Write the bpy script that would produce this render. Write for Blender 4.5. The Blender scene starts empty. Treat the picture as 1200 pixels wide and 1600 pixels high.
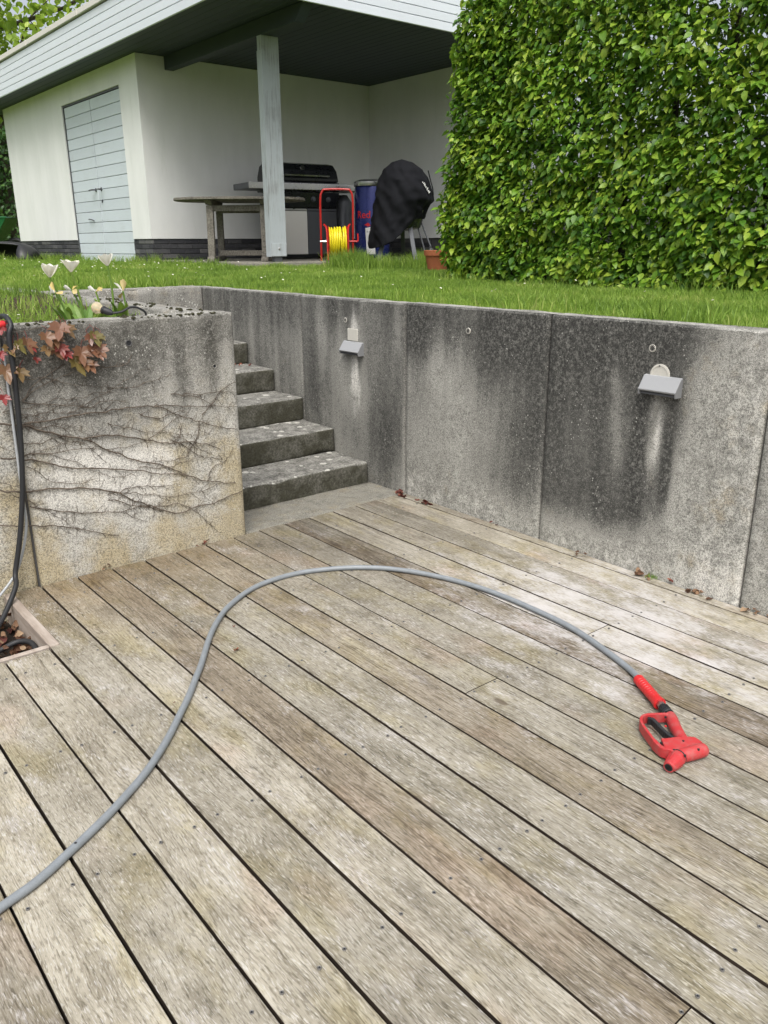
import bpy, bmesh, math, random
import numpy as np
from mathutils import Vector, Matrix, noise as mnoise
R = math.radians
random.seed(7); rng = np.random.default_rng(7)
scene = bpy.context.scene
COL = scene.collection
# ------------------------------------------------------------------ camera
CAMZ = 1.3819
FPX = 1258.6
MX = Matrix(((0.77207395, -0.20448513, 0.60173719), (-0.63551259, -0.24087697, 0.73355439), (-0.00505633, -0.94876979, -0.31592771)))
cd = bpy.data.cameras.new('camera'); cam = bpy.data.objects.new('camera', cd); COL.objects.link(cam)
cd.sensor_width = 36; cd.sensor_fit = 'AUTO'; cd.lens = 36 * FPX / 1600; cd.clip_start = 0.05; cd.clip_end = 3000
rot = Matrix((MX.col[0], -MX.col[1], -MX.col[2])).transposed()
cam.matrix_world = Matrix.Translation((0, 0, CAMZ)) @ rot.to_4x4()
scene.camera = cam
# ------------------------------------------------------------------ sky, sun, exposure
world = bpy.data.worlds.new('World'); scene.world = world; world.use_nodes = True
wn = world.node_tree.nodes; wl = world.node_tree.links; wn.clear()
SUN_EL, SUN_AZ = 58, 218          # degrees; azimuth measured clockwise from +Y
sky = wn.new('ShaderNodeTexSky'); sky.sky_type = 'NISHITA'; sky.sun_disc = False
sky.sun_elevation = R(SUN_EL); sky.sun_rotation = R(SUN_AZ); sky.dust_density = 6; sky.ozone_density = 0.6; sky.air_density = 1.0
hs = wn.new('ShaderNodeHueSaturation'); hs.inputs['Saturation'].default_value = 0.40
bg = wn.new('ShaderNodeBackground'); bg.inputs['Strength'].default_value = 0.15
wo = wn.new('ShaderNodeOutputWorld')
wl.new(sky.outputs[0], hs.inputs['Color']); wl.new(hs.outputs[0], bg.inputs['Color']); wl.new(bg.outputs[0], wo.inputs[0])
sd = bpy.data.lights.new('sun', 'SUN'); sd.energy = 1.5; sd.angle = R(35); sd.color = (1, 0.98, 0.95)
sun = bpy.data.objects.new('sun', sd); COL.objects.link(sun)
el, az = R(SUN_EL), R(SUN_AZ)
sdir = Vector((math.sin(az) * math.cos(el), math.cos(az) * math.cos(el), math.sin(el)))
sun.rotation_euler = sdir.to_track_quat('Z', 'Y').to_euler(); sun.location = sdir * 30
vs = scene.view_settings; vs.view_transform = 'Standard'; vs.look = 'None'; vs.gamma = 1; vs.use_curve_mapping = False
vs.exposure = 0.55
scene.render.resolution_x = 768; scene.render.resolution_y = 1024
# ------------------------------------------------------------------ measuring helpers (pixel of the photo + a known plane -> point)
CAM = Vector((0, 0, CAMZ))
def ray(q): return MX @ Vector(((q[0] - 600) / FPX, (q[1] - 800) / FPX, 1))
def onz(q, z=0.0): d = ray(q); return CAM + d * ((z - CAMZ) / d.z)
def ony(q, y): d = ray(q); return CAM + d * (y / d.y)
def onx(q, x): d = ray(q); return CAM + d * (x / d.x)
def att(q, t): return CAM + ray(q) * t
# ------------------------------------------------------------------ node helper
class NB:
    def __init__(s, name):
        s.m = bpy.data.materials.new(name); s.m.use_nodes = True
        s.nt = s.m.node_tree; s.nt.nodes.clear()
        s.out = s.nt.nodes.new('ShaderNodeOutputMaterial')
    def n(s, t, **kw):
        x = s.nt.nodes.new(t)
        for k, v in kw.items(): setattr(x, k, v)
        return x
    def put(s, sock, v):
        if isinstance(v, bpy.types.NodeSocket): s.nt.links.new(v, sock)
        elif isinstance(v, (tuple, list)) and len(v) == 3 and sock.type == 'RGBA': sock.default_value = (*v, 1)
        else: sock.default_value = v
    def pos(s): return s.n('ShaderNodeNewGeometry').outputs['Position']
    def obj(s): return s.n('ShaderNodeTexCoord').outputs['Object']
    def rnd(s): return s.n('ShaderNodeObjectInfo').outputs['Random']
    def attr(s, name): a = s.n('ShaderNodeAttribute'); a.attribute_name = name; return a.outputs['Fac']
    def math(s, op, a, b=0.0, c=None, clamp=False):
        x = s.n('ShaderNodeMath', operation=op); x.use_clamp = clamp
        s.put(x.inputs[0], a); s.put(x.inputs[1], b)
        if c is not None: s.put(x.inputs[2], c)
        return x.outputs[0]
    def vmul(s, v, k, off=None):
        x = s.n('ShaderNodeVectorMath', operation='MULTIPLY'); s.put(x.inputs[0], v); x.inputs[1].default_value = k
        if off is None: return x.outputs[0]
        y = s.n('ShaderNodeVectorMath', operation='ADD'); s.put(y.inputs[0], x.outputs[0]); s.put(y.inputs[1], off); return y.outputs[0]
    def comb(s, x, y, z):
        c = s.n('ShaderNodeCombineXYZ'); s.put(c.inputs[0], x); s.put(c.inputs[1], y); s.put(c.inputs[2], z); return c.outputs[0]
    def sep(s, v): x = s.n('ShaderNodeSeparateXYZ'); s.put(x.inputs[0], v); return x.outputs
    def noise(s, v, scale=1.0, detail=3.0, rough=0.55, dist=0.0):
        x = s.n('ShaderNodeTexNoise'); s.put(x.inputs['Vector'], v); x.inputs['Scale'].default_value = scale
        x.inputs['Detail'].default_value = detail; x.inputs['Roughness'].default_value = rough; x.inputs['Distortion'].default_value = dist
        return x.outputs[0]
    def voro(s, v, scale, feature='F1'):
        x = s.n('ShaderNodeTexVoronoi', feature=feature); s.put(x.inputs['Vector'], v); x.inputs['Scale'].default_value = scale; return x.outputs
    def ss(s, v, a, b, to0=0.0, to1=1.0):
        x = s.n('ShaderNodeMapRange', interpolation_type='SMOOTHSTEP'); s.put(x.inputs[0], v)
        x.inputs[1].default_value = a; x.inputs[2].default_value = b; x.inputs[3].default_value = to0; x.inputs[4].default_value = to1; return x.outputs[0]
    def ramp(s, v, stops):
        x = s.n('ShaderNodeValToRGB'); s.put(x.inputs[0], v); e = x.color_ramp.elements
        while len(e) < len(stops): e.new(0.5)
        for i, (p, c) in enumerate(stops): e[i].position = p; e[i].color = (*c, 1)
        return x.outputs[0]
    def mix(s, f, a, b, mode='MIX'):
        x = s.n('ShaderNodeMix', data_type='RGBA', blend_type=mode); s.put(x.inputs[0], f); s.put(x.inputs[6], a); s.put(x.inputs[7], b); return x.outputs[2]
    def bump(s, h, strength=0.4, dist=0.003):
        x = s.n('ShaderNodeBump'); x.inputs['Strength'].default_value = strength; x.inputs['Distance'].default_value = dist; s.put(x.inputs['Height'], h); return x.outputs[0]
    def bsdf(s, col, rough=0.7, metal=0.0, spec=0.4, normal=None, **kw):
        x = s.n('ShaderNodeBsdfPrincipled'); s.put(x.inputs['Base Color'], col); s.put(x.inputs['Roughness'], rough)
        s.put(x.inputs['Metallic'], metal); s.put(x.inputs['Specular IOR Level'], spec)
        if normal is not None: s.put(x.inputs['Normal'], normal)
        for k, v in kw.items(): s.put(x.inputs[k.replace('_', ' ')], v)
        return x.outputs[0]
    def done(s, sh): s.nt.links.new(sh, s.out.inputs[0]); return s.m
def plain(name, col, rough=0.6, metal=0.0, var=0.18, scale=12, spec=0.4, bump=0.0):
    b = NB(name); p = b.obj(); n = b.noise(p, scale, 5, 0.6); n2 = b.noise(p, scale * 9, 3, 0.6)
    f = b.math('MULTIPLY_ADD', b.math('ADD', n, n2), var, 1 - var)
    c = b.mix(1.0, col, b.comb(f, f, f), 'MULTIPLY')
    nm = b.bump(n2, bump, 0.002) if bump else None
    return b.done(b.bsdf(c, b.ss(n, 0.2, 0.8, max(rough - 0.1, 0.02), min(rough + 0.1, 1)), metal, spec, nm))
# ------------------------------------------------------------------ mesh helpers
def tag(o, label=None, cat=None, group=None, kind=None):
    if label: o['label'] = label
    if cat: o['category'] = cat
    if group: o['group'] = group
    if kind: o['kind'] = kind
    return o
def empty(name, loc=(0, 0, 0), rz=0.0, label=None, cat=None, group=None, kind=None):
    o = bpy.data.objects.new(name, None); COL.objects.link(o); o.location = loc; o.rotation_euler = (0, 0, rz); o.empty_display_size = 0.1
    return tag(o, label, cat, group, kind)
def link(name, me, m=None, parent=None, loc=None, rot=None):
    o = bpy.data.objects.new(name, me); COL.objects.link(o)
    if m is not None and len(me.materials) == 0: me.materials.append(m)
    if parent is not None: o.parent = parent
    if loc is not None: o.location = loc
    if rot is not None: o.rotation_euler = rot
    return o
class MB:
    def __init__(s): s.v = []; s.f = []
    def add(s, vs, fs):
        k = len(s.v); s.v += [tuple(x) for x in vs]; s.f += [tuple(i + k for i in f) for f in fs]; return s
    def box(s, lo, hi, M=None):
        (a, b, c), (d, e, f) = lo, hi
        vs = [Vector(x) for x in ((a,b,c),(d,b,c),(d,e,c),(a,e,c),(a,b,f),(d,b,f),(d,e,f),(a,e,f))]
        if M is not None: vs = [M @ x for x in vs]
        return s.add(vs, [(0,3,2,1),(4,5,6,7),(0,1,5,4),(1,2,6,5),(2,3,7,6),(3,0,4,7)])
    def bar(s, p, q, w, h, up=(0, 0, 1)):
        p, q = Vector(p), Vector(q); d = (q - p).normalized(); u = Vector(up)
        if abs(d.dot(u)) > 0.98: u = Vector((1, 0, 0))
        r = d.cross(u).normalized(); u = r.cross(d)
        vs = [a + r * sx * w / 2 + u * sz * h / 2 for a in (p, q) for sx, sz in ((-1,-1),(1,-1),(1,1),(-1,1))]
        return s.add(vs, [(3,2,1,0),(4,5,6,7),(0,1,5,4),(1,2,6,5),(2,3,7,6),(3,0,4,7)])
    def tube(s, pts, rad, seg=8, cap=True, closed=False, sx=1.0, up=None):
        pts = [Vector(p) for p in pts]; n = len(pts)
        rad = rad if isinstance(rad, (list, tuple)) else [rad] * n
        k = len(s.v); prev = None
        for i in range(n):
            a = pts[(i - 1) % n] if (closed or i > 0) else pts[0]; b = pts[(i + 1) % n] if (closed or i < n - 1) else pts[-1]
            d = (b - a).normalized()
            if up is not None: r = d.cross(Vector(up)).normalized()
            elif prev is None:
                r = d.cross(Vector((0, 0, 1)))
                if r.length < 1e-3: r = Vector((1, 0, 0))
                r.normalize()
            else: r = (prev - d * prev.dot(d)).normalized()
            prev = r; u = r.cross(d).normalized()
            for j in range(seg):
                t = 2 * math.pi * j / seg
                s.v.append(tuple(pts[i] + (r * math.cos(t) * sx + u * math.sin(t)) * rad[i]))
        m = n if closed else n - 1
        for i in range(m):
            for j in range(seg):
                a = k + i * seg + j; b = k + i * seg + (j + 1) % seg; c = k + ((i + 1) % n) * seg + (j + 1) % seg; d = k + ((i + 1) % n) * seg + j
                s.f.append((a, d, c, b))
        if cap and not closed:
            s.f.append(tuple(k + j for j in range(seg))); s.f.append(tuple(k + (n - 1) * seg + j for j in reversed(range(seg))))
        return s
    def lathe(s, prof, seg=24, M=None, cap=True):
        k = len(s.v)
        for r, z in prof:
            for j in range(seg):
                t = 2 * math.pi * j / seg; p = Vector((r * math.cos(t), r * math.sin(t), z)); s.v.append(tuple(M @ p if M is not None else p))
        for i in range(len(prof) - 1):
            for j in range(seg):
                s.f.append((k + i*seg + j, k + i*seg + (j+1) % seg, k + (i+1)*seg + (j+1) % seg, k + (i+1)*seg + j))
        if cap:
            s.f.append(tuple(k + j for j in reversed(range(seg)))); s.f.append(tuple(k + (len(prof)-1)*seg + j for j in range(seg)))
        return s
    def prism(s, out, z0, z1, M=None):
        n = len(out); vs = [Vector((x, y, z0)) for x, y in out] + [Vector((x, y, z1)) for x, y in out]
        if M is not None: vs = [M @ v for v in vs]
        return s.add(vs, [tuple(reversed(range(n))), tuple(range(n, 2*n))] + [(i, (i+1) % n, n + (i+1) % n, n + i) for i in range(n)])
    def mesh(s, name, smooth=False, bevel=0.0, seg=2, weld=False):
        me = bpy.data.meshes.new(name); me.from_pydata(s.v, [], s.f)
        bm = bmesh.new(); bm.from_mesh(me)
        if weld: bmesh.ops.remove_doubles(bm, verts=bm.verts, dist=1e-5)
        bmesh.ops.recalc_face_normals(bm, faces=bm.faces)
        if bevel:
            es = [e for e in bm.edges if len(e.link_faces) == 2 and e.calc_face_angle(0) > 0.6]
            bmesh.ops.bevel(bm, geom=es, offset=bevel, segments=seg, profile=0.6, affect='EDGES', clamp_overlap=True)
        bm.to_mesh(me); bm.free()
        if smooth:
            for p in me.polygons: p.use_smooth = True
        return me
    def build(s, name, m, parent=None, smooth=False, bevel=0.0, seg=2, loc=None, rot=None, weld=False):
        me = s.mesh(name, smooth, bevel, seg, weld); o = link(name, me, m, parent, loc, rot)
        if smooth and not bevel: me.set_sharp_from_angle(angle=R(40))
        return o
def spline(pts, n=8):
    P = [Vector(p) for p in pts]; P = [P[0]*2 - P[1]] + P + [P[-1]*2 - P[-2]]; out = []
    for i in range(1, len(P) - 2):
        a, b, c, d = P[i-1], P[i], P[i+1], P[i+2]
        for k in range(n):
            t = k / n; out.append(0.5 * ((2*b) + (c - a)*t + (2*a - 5*b + 4*c - d)*t*t + (3*b - a - 3*c + d)*t**3))
    out.append(P[-2]); return out
def worn(lo, hi, res=0.04, r=0.012, amp=0.004, seed=0, freq=9):
    """concrete block with rounded, slightly crumbled edges"""
    lo, hi = Vector(lo), Vector(hi); half = (hi - lo) / 2; cen = (lo + hi) / 2; bm = bmesh.new()
    def axis(L):
        n = max(2, int(round(2 * L / res))); a = [-L + 2*L*i/n for i in range(n + 1)]
        return sorted(set([-L, -L + r*0.35, -L + r, L - r, L - r*0.35, L] + [x for x in a if -L + 1.5*r < x < L - 1.5*r]))
    ax = [axis(half[i]) for i in range(3)]
    for k in range(3):
        i, j = (k + 1) % 3, (k + 2) % 3
        for sg in (-1, 1):
            g = []
            for u in ax[i]:
                row = []
                for w in ax[j]:
                    p = [0, 0, 0]; p[k] = sg * half[k]; p[i] = u; p[j] = w; row.append(bm.verts.new(p))
                g.append(row)
            for a in range(len(g) - 1):
                for b in range(len(g[0]) - 1):
                    f = (g[a][b], g[a+1][b], g[a+1][b+1], g[a][b+1]); bm.faces.new(f if sg > 0 else f[::-1])
    bmesh.ops.remove_doubles(bm, verts=bm.verts, dist=1e-5)
    for v in bm.verts:
        p = v.co; inner = Vector([max(-half[i] + r, min(half[i] - r, p[i])) for i in range(3)]); d = p - inner
        edge = sum(1 for i in range(3) if abs(d[i]) > 1e-6)
        q = inner + d.normalized() * r if d.length > 1e-9 else p
        w = q + cen
        nz = mnoise.noise(w * freq + Vector((seed, 0, 0))) * 0.6 + mnoise.noise(w * freq * 3.3) * 0.4
        nz2 = max(0, mnoise.noise(w * 6 + Vector((seed * 3, 5, 1))) - 0.15)
        dn = d.normalized() if d.length > 1e-9 else Vector((0, 0, 0))
        v.co = w + dn * (nz * amp - (nz2 * amp * 6 if edge > 1 else 0))
    me = bpy.data.meshes.new('block'); bm.to_mesh(me); bm.free()
    for p in me.polygons: p.use_smooth = True
    return me
def setattr_f(me, name, vals):
    a = me.attributes.new(name, 'FLOAT', 'POINT'); a.data.foreach_set('value', np.asarray(vals, dtype=np.float32))
def ssn(x, a, b):
    t = np.clip((np.asarray(x, float) - a) / (b - a), 0, 1); return t * t * (3 - 2 * t)
def fnoise(x, y, sx, sy, seed):
    return np.array([mnoise.noise(Vector((a * sx + seed * 7.1, b * sy + seed * 3.3, seed))) for a, b in zip(x, y)])
# ------------------------------------------------------------------ materials
def mat_deck():
    b = NB('weathered_deck_wood'); P = b.pos(); r = b.rnd()
    off = b.comb(b.math('MULTIPLY', r, 37.0), b.math('MULTIPLY', r, 91.0), b.math('MULTIPLY', r, 13.0))
    wv = b.noise(b.vmul(P, (7, 2.0, 1), off), 1.0, 3, 0.5)                   # grain wander
    ad = b.n('ShaderNodeVectorMath', operation='ADD'); b.put(ad.inputs[0], P); b.put(ad.inputs[1], b.comb(b.math('MULTIPLY', wv, 0.06), 0.0, 0.0)); Q = ad.outputs[0]
    r2 = b.math('FRACT', b.math('MULTIPLY', r, 7.31)); r3 = b.math('FRACT', b.math('MULTIPLY', r, 17.7))
    sx, sy, sz = b.sep(P)
    patch = b.noise(b.vmul(P, (2.6, 1.2, 1), off), 1.0, 4, 0.6)
    band = b.noise(b.vmul(Q, (48, 1.3, 1), off), 1.0, 4, 0.65)
    line = b.noise(b.vmul(Q, (230, 3.0, 1), off), 1.0, 3, 0.65)              # long continuous grain
    fib = b.noise(b.vmul(Q, (360, 46, 1), off), 1.0, 2, 0.55)
    fleck = b.noise(b.vmul(Q, (250, 36, 1), off), 1.0, 2, 0.55)
    blot = b.noise(b.vmul(P, (17, 11, 1), off), 1.0, 6, 0.72)
    blot2 = b.noise(b.vmul(P, (6.5, 3.6, 1), off), 1.0, 6, 0.68)
    t = b.math('ADD', b.math('ADD', b.math('MULTIPLY', blot, 0.36), b.math('MULTIPLY', blot2, 0.50)), b.math('MULTIPLY_ADD', band, 0.34, -0.085))
    c = b.ramp(t, [(0.30, (0.140, 0.123, 0.095)), (0.44, (0.248, 0.226, 0.177)), (0.56, (0.342, 0.317, 0.257)), (0.68, (0.44, 0.415, 0.355)), (0.82, (0.56, 0.54, 0.495))])
    v_ = b.math('MULTIPLY_ADD', r3, 0.40, 0.76); c = b.mix(1.0, c, b.comb(v_, v_, v_), 'MULTIPLY')
    c = b.mix(b.ss(line, 0.53, 0.63, 0.0, 0.5), c, (0.42, 0.385, 0.34), 'MULTIPLY')
    c = b.mix(b.ss(fleck, 0.50, 0.34, 0.0, 0.62), c, (0.36, 0.34, 0.30), 'MULTIPLY')
    c = b.mix(b.ss(fib, 0.54, 0.68, 0.0, 0.50), c, (0.52, 0.505, 0.465))
    brown = b.math('MULTIPLY', b.ss(r2, 0.62, 0.95), b.ss(patch, 0.36, 0.60))
    c = b.mix(b.math('MULTIPLY', brown, 0.8), c, (0.62, 0.53, 0.46), 'MULTIPLY')
    open_g = b.math('MULTIPLY', b.ss(r2, 0.45, 0.85), b.ss(b.noise(b.vmul(Q, (150, 6, 1), off), 1.0, 3, 0.65), 0.50, 0.62))
    c = b.mix(b.math('MULTIPLY', open_g, 0.65), c, (0.42, 0.38, 0.33), 'MULTIPLY')
    damp = b.math('MULTIPLY', b.ss(sy, 2.5, 3.35), b.ss(sx, 2.3, 1.4))
    c = b.mix(b.math('MULTIPLY', damp, b.ss(blot, 0.25, 0.6, 0.45, 0.9)), c, (0.66, 0.56, 0.44), 'MULTIPLY')
    alg = b.noise(b.vmul(P, (6.5, 3.0, 1), off), 1.0, 5, 0.65)
    c = b.mix(b.math('MULTIPLY', b.ss(alg, 0.48, 0.67), 0.58), c, (0.88, 0.83, 0.57), 'MULTIPLY')
    dx = b.math('SUBTRACT', sx, 2.45); dy = b.math('SUBTRACT', sy, 1.65)
    dd = b.math('SQRT', b.math('ADD', b.math('MULTIPLY', dx, b.math('MULTIPLY', dx, 3.2)), b.math('MULTIPLY', dy, dy)))
    bl = b.math('ADD', b.ss(dd, 1.2, 0.2, 0.0, 0.22), b.math('MULTIPLY', b.noise(b.vmul(P, (8, 4.2, 1), off), 1.0, 6, 0.72), 0.95))
    bl = b.math('ADD', bl, b.math('MULTIPLY', fib, 0.40))
    c = b.mix(b.ss(bl, 0.72, 1.0, 0.0, 0.80), c, (0.51, 0.495, 0.49))
    dk = b.math('MULTIPLY', b.ss(sy, 2.2, 3.1), b.ss(sx, 1.6, 2.2))
    c = b.mix(b.math('MULTIPLY', dk, b.ss(band, 0.38, 0.60, 0.25, 0.9)), c, (0.48, 0.47, 0.46), 'MULTIPLY')
    dks = b.ss(b.noise(b.vmul(P, (12, 3.2, 1), off), 1.0, 5, 0.72), 0.55, 0.70)    # grey-black weather stains
    c = b.mix(b.math('MULTIPLY', dks, 0.45), c, (0.42, 0.41, 0.40), 'MULTIPLY')
    pk = b.noise(b.vmul(P, (3.1, 2.0, 1), off), 1.3, 3, 0.5)
    c = b.mix(b.math('MULTIPLY', b.ss(pk, 0.57, 0.72), 0.45), c, (1.06, 0.90, 0.83), 'MULTIPLY')
    kv = b.voro(b.vmul(P, (4.2, 2.4, 0.0), off), 1.0); kc = b.sep(kv[1])[0]
    knot = b.math('MULTIPLY', b.ss(b.math('ADD', kv[0], b.math('MULTIPLY_ADD', blot, 0.10, -0.05)), 0.085, 0.045), b.math('GREATER_THAN', kc, 0.80))
    c = b.mix(b.math('MULTIPLY', knot, 0.75), c, (0.095, 0.072, 0.052))
    crack = b.ss(b.noise(b.vmul(Q, (110, 1.8, 1), off), 1.0, 3, 0.7), 0.665, 0.72)
    c = b.mix(b.math('MULTIPLY', crack, 0.6), c, (0.08, 0.066, 0.052))
    h = b.math('ADD', fib, b.math('MULTIPLY', fleck, 1.0)); h = b.math('SUBTRACT', h, b.math('MULTIPLY', crack, 0.8))
    return b.done(b.bsdf(c, b.ss(blot, 0.35, 0.65, 0.66, 0.85), 0, 0.25, b.bump(h, 0.6, 0.002)))
def mat_concrete(name, light=(0.42, 0.41, 0.375), mid=(0.27, 0.265, 0.24), dark=(0.062, 0.06, 0.054), lich=1.0, ochre=(0.36, 0.27, 0.13), const=None):
    b = NB(name); P = b.pos()
    st = b.attr('stain') if const is None else const; pl = b.attr('pale') if const is None else 0.0; oc = b.attr('ochre') if const is None else 0.25
    fine = b.noise(P, 300, 2, 0.6); grit = b.noise(P, 120, 3, 0.65); med = b.noise(P, 21, 6, 0.7); big = b.noise(P, 4.0, 5, 0.62)
    streak = b.noise(b.vmul(P, (13, 13, 1.5)), 1.0, 6, 0.68)
    c = b.mix(b.ss(b.math('ADD', b.math('MULTIPLY', med, 0.6), b.math('MULTIPLY', big, 0.4)), 0.36, 0.64), mid, light)
    of = b.math('ADD', oc, b.math('MULTIPLY_ADD', b.noise(P, 9, 5, 0.68), 1.6, -0.9))
    c = b.mix(b.math('MULTIPLY', b.ss(of, 0.1, 0.8), 0.62), c, ochre)
    wf = b.math('ADD', pl, b.math('ADD', b.math('MULTIPLY_ADD', med, 1.1, -0.55), b.math('MULTIPLY_ADD', streak, 0.9, -0.45)))
    c = b.mix(b.ss(wf, 0.28, 0.8, 0.0, 0.85), c, (0.60, 0.585, 0.54))
    df = b.math('ADD', b.math('MULTIPLY_ADD', med, 1.25, -0.625), b.math('MULTIPLY_ADD', streak, 0.75, -0.375))
    df = b.math('ADD', b.math('ADD', st, b.math('MULTIPLY_ADD', big, 0.7, -0.35)), b.math('ADD', df, b.math('MULTIPLY_ADD', grit, 2.6, -1.3)))
    c = b.mix(b.math('MULTIPLY', b.ss(df, -0.05, 0.70), b.ss(b.math('ADD', b.math('MULTIPLY', b.noise(P, 42, 4, 0.7), 0.75), b.math('MULTIPLY', grit, 0.35)), 0.70, 0.46, 0.70, 0.97)), c, dark)
    g = b.ss(b.math('ADD', fine, b.math('MULTIPLY', grit, 0.8)), 0.66, 1.14, 0.42, 1.55)
    c = b.mix(1.0, c, b.comb(g, g, g), 'MULTIPLY')
    vd = b.voro(b.vmul(P, (1, 1, 0.8)), 62)
    sz = b.math('MULTIPLY', b.ss(b.noise(P, 7, 4, 0.65), 0.38, 0.68), 0.22 * lich)
    lm = b.math('LESS_THAN', b.math('ADD', vd[0], b.math('MULTIPLY_ADD', grit, 0.3, -0.15)), sz)
    c = b.mix(b.math('MULTIPLY', lm, 0.8), c, (0.52, 0.515, 0.47))
    po = b.voro(P, 48)[0]; pm = b.ss(po, 0.13, 0.05)
    pm = b.math('MULTIPLY', pm, b.ss(b.noise(P, 11, 2, 0.5), 0.5, 0.62))
    c = b.mix(b.math('MULTIPLY', pm, 0.8), c, (0.035, 0.033, 0.03))
    h = b.math('ADD', b.math('MULTIPLY', grit, 1.0), b.math('MULTIPLY', fine, 0.5)); h = b.math('SUBTRACT', h, b.math('MULTIPLY', pm, 1.5))
    return b.done(b.bsdf(c, 0.9, 0, 0.2, b.bump(h, 0.6, 0.004)))
def mat_steps():
    b = NB('mossy_step_concrete'); P = b.pos(); N = b.n('ShaderNodeNewGeometry').outputs['Normal']; nx, ny, nz = b.sep(N)
    grit = b.noise(P, 85, 4, 0.75); med = b.noise(P, 14, 6, 0.68); big = b.noise(P, 4, 4, 0.6)
    c = b.mix(b.ss(b.math('ADD', b.math('MULTIPLY', med, 0.6), b.math('MULTIPLY', grit, 0.4)), 0.34, 0.66), (0.085, 0.083, 0.074), (0.27, 0.265, 0.24))
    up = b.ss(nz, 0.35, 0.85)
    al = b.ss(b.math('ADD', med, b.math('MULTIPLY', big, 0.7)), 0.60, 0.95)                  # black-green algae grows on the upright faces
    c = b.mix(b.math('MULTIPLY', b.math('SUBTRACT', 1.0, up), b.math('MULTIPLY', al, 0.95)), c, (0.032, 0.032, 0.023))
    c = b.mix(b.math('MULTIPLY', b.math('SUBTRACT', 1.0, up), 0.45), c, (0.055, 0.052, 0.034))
    vd = b.voro(P, 11)[0]; li = b.math('LESS_THAN', b.math('ADD', vd, b.math('MULTIPLY_ADD', med, 1.1, -0.55)), b.math('MULTIPLY_ADD', big, 0.6, -0.12))
    c = b.mix(b.math('MULTIPLY', li, b.math('MULTIPLY', up, 0.75)), c, (0.55, 0.54, 0.49))
    mo = b.ss(b.noise(P, 22, 5, 0.7), 0.62, 0.70)
    c = b.mix(b.math('MULTIPLY', mo, 0.8), c, (0.035, 0.036, 0.022))
    g = b.ss(grit, 0.3, 0.7, 0.7, 1.25); c = b.mix(1.0, c, b.comb(g, g, g), 'MULTIPLY')
    return b.done(b.bsdf(c, 0.9, 0, 0.2, b.bump(b.math('ADD', grit, med), 0.6, 0.005)))
def mat_leaf(name, cols, rough=0.42, trans=0.38, attr='rnd', spec=0.45, tcol=(0.30, 0.42, 0.05)):
    b = NB(name); f = b.math('FRACT', b.math('ADD', b.attr(attr), b.rnd()))
    n = b.noise(b.pos(), 45, 3, 0.6)
    c = b.ramp(b.math('ADD', b.math('MULTIPLY', f, 0.85), b.math('MULTIPLY_ADD', n, 0.3, -0.08)), cols)
    p = b.bsdf(c, rough, 0, spec)
    t = b.n('ShaderNodeBsdfTranslucent'); b.put(t.inputs['Color'], b.mix(0.55, c, tcol))
    mx = b.n('ShaderNodeMixShader'); mx.inputs[0].default_value = trans
    b.nt.links.new(p, mx.inputs[1]); b.nt.links.new(t.outputs[0], mx.inputs[2])
    return b.done(mx.outputs[0])
def mat_paint(name, col, wear=0.3, grain=(60, 60, 3), rough=0.55, wearcol=(0.30, 0.31, 0.30)):
    b = NB(name); P = b.obj(); r = b.rnd()
    off = b.comb(b.math('MULTIPLY', r, 31.0), b.math('MULTIPLY', r, 17.0), b.math('MULTIPLY', r, 53.0))
    g = b.noise(b.vmul(P, grain, off), 1.0, 4, 0.65); n = b.noise(b.vmul(P, (3, 3, 3), off), 1.0, 4, 0.6)
    f = b.math('ADD', b.math('MULTIPLY', g, 0.18), b.math('MULTIPLY_ADD', r, 0.08, 0.84))
    c = b.mix(1.0, col, b.comb(f, f, f), 'MULTIPLY')
    w = b.ss(b.math('ADD', b.math('MULTIPLY', g, 0.7), b.math('MULTIPLY', n, 0.5)), 0.58, 0.8)
    c = b.mix(b.math('MULTIPLY', w, wear), c, wearcol)
    return b.done(b.bsdf(c, rough, 0, 0.35, b.bump(g, 0.25, 0.0015)))
def mat_render():
    b = NB('white_render'); P = b.pos()
    n = b.noise(P, 1.1, 5, 0.6); st = b.noise(b.vmul(P, (3, 3, 0.8)), 1.0, 5, 0.6); g = b.noise(P, 90, 4, 0.7)
    c = b.mix(b.ss(b.math('ADD', b.math('MULTIPLY', st, 0.5), b.math('MULTIPLY', n, 0.5)), 0.34, 0.66), (0.71, 0.72, 0.705), (0.79, 0.795, 0.785))
    ds = b.ss(b.noise(b.vmul(P, (5, 5, 0.7)), 1.0, 6, 0.72), 0.56, 0.78)
    c = b.mix(b.math('MULTIPLY', ds, 0.25), c, (0.50, 0.53, 0.46))
    return b.done(b.bsdf(c, 0.9, 0, 0.2, b.bump(g, 0.35, 0.003)))
def mat_brick():
    b = NB('dark_brick'); r = b.rnd(); P = b.pos(); n = b.noise(P, 30, 5, 0.7)
    f = b.math('ADD', b.math('MULTIPLY', r, 0.6), b.math('MULTIPLY', n, 0.5))
    c = b.ramp(f, [(0.2, (0.035, 0.036, 0.042)), (0.6, (0.075, 0.076, 0.082)), (0.95, (0.15, 0.148, 0.145))])
    return b.done(b.bsdf(c, 0.85, 0, 0.25, b.bump(n, 0.5, 0.004)))
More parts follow.
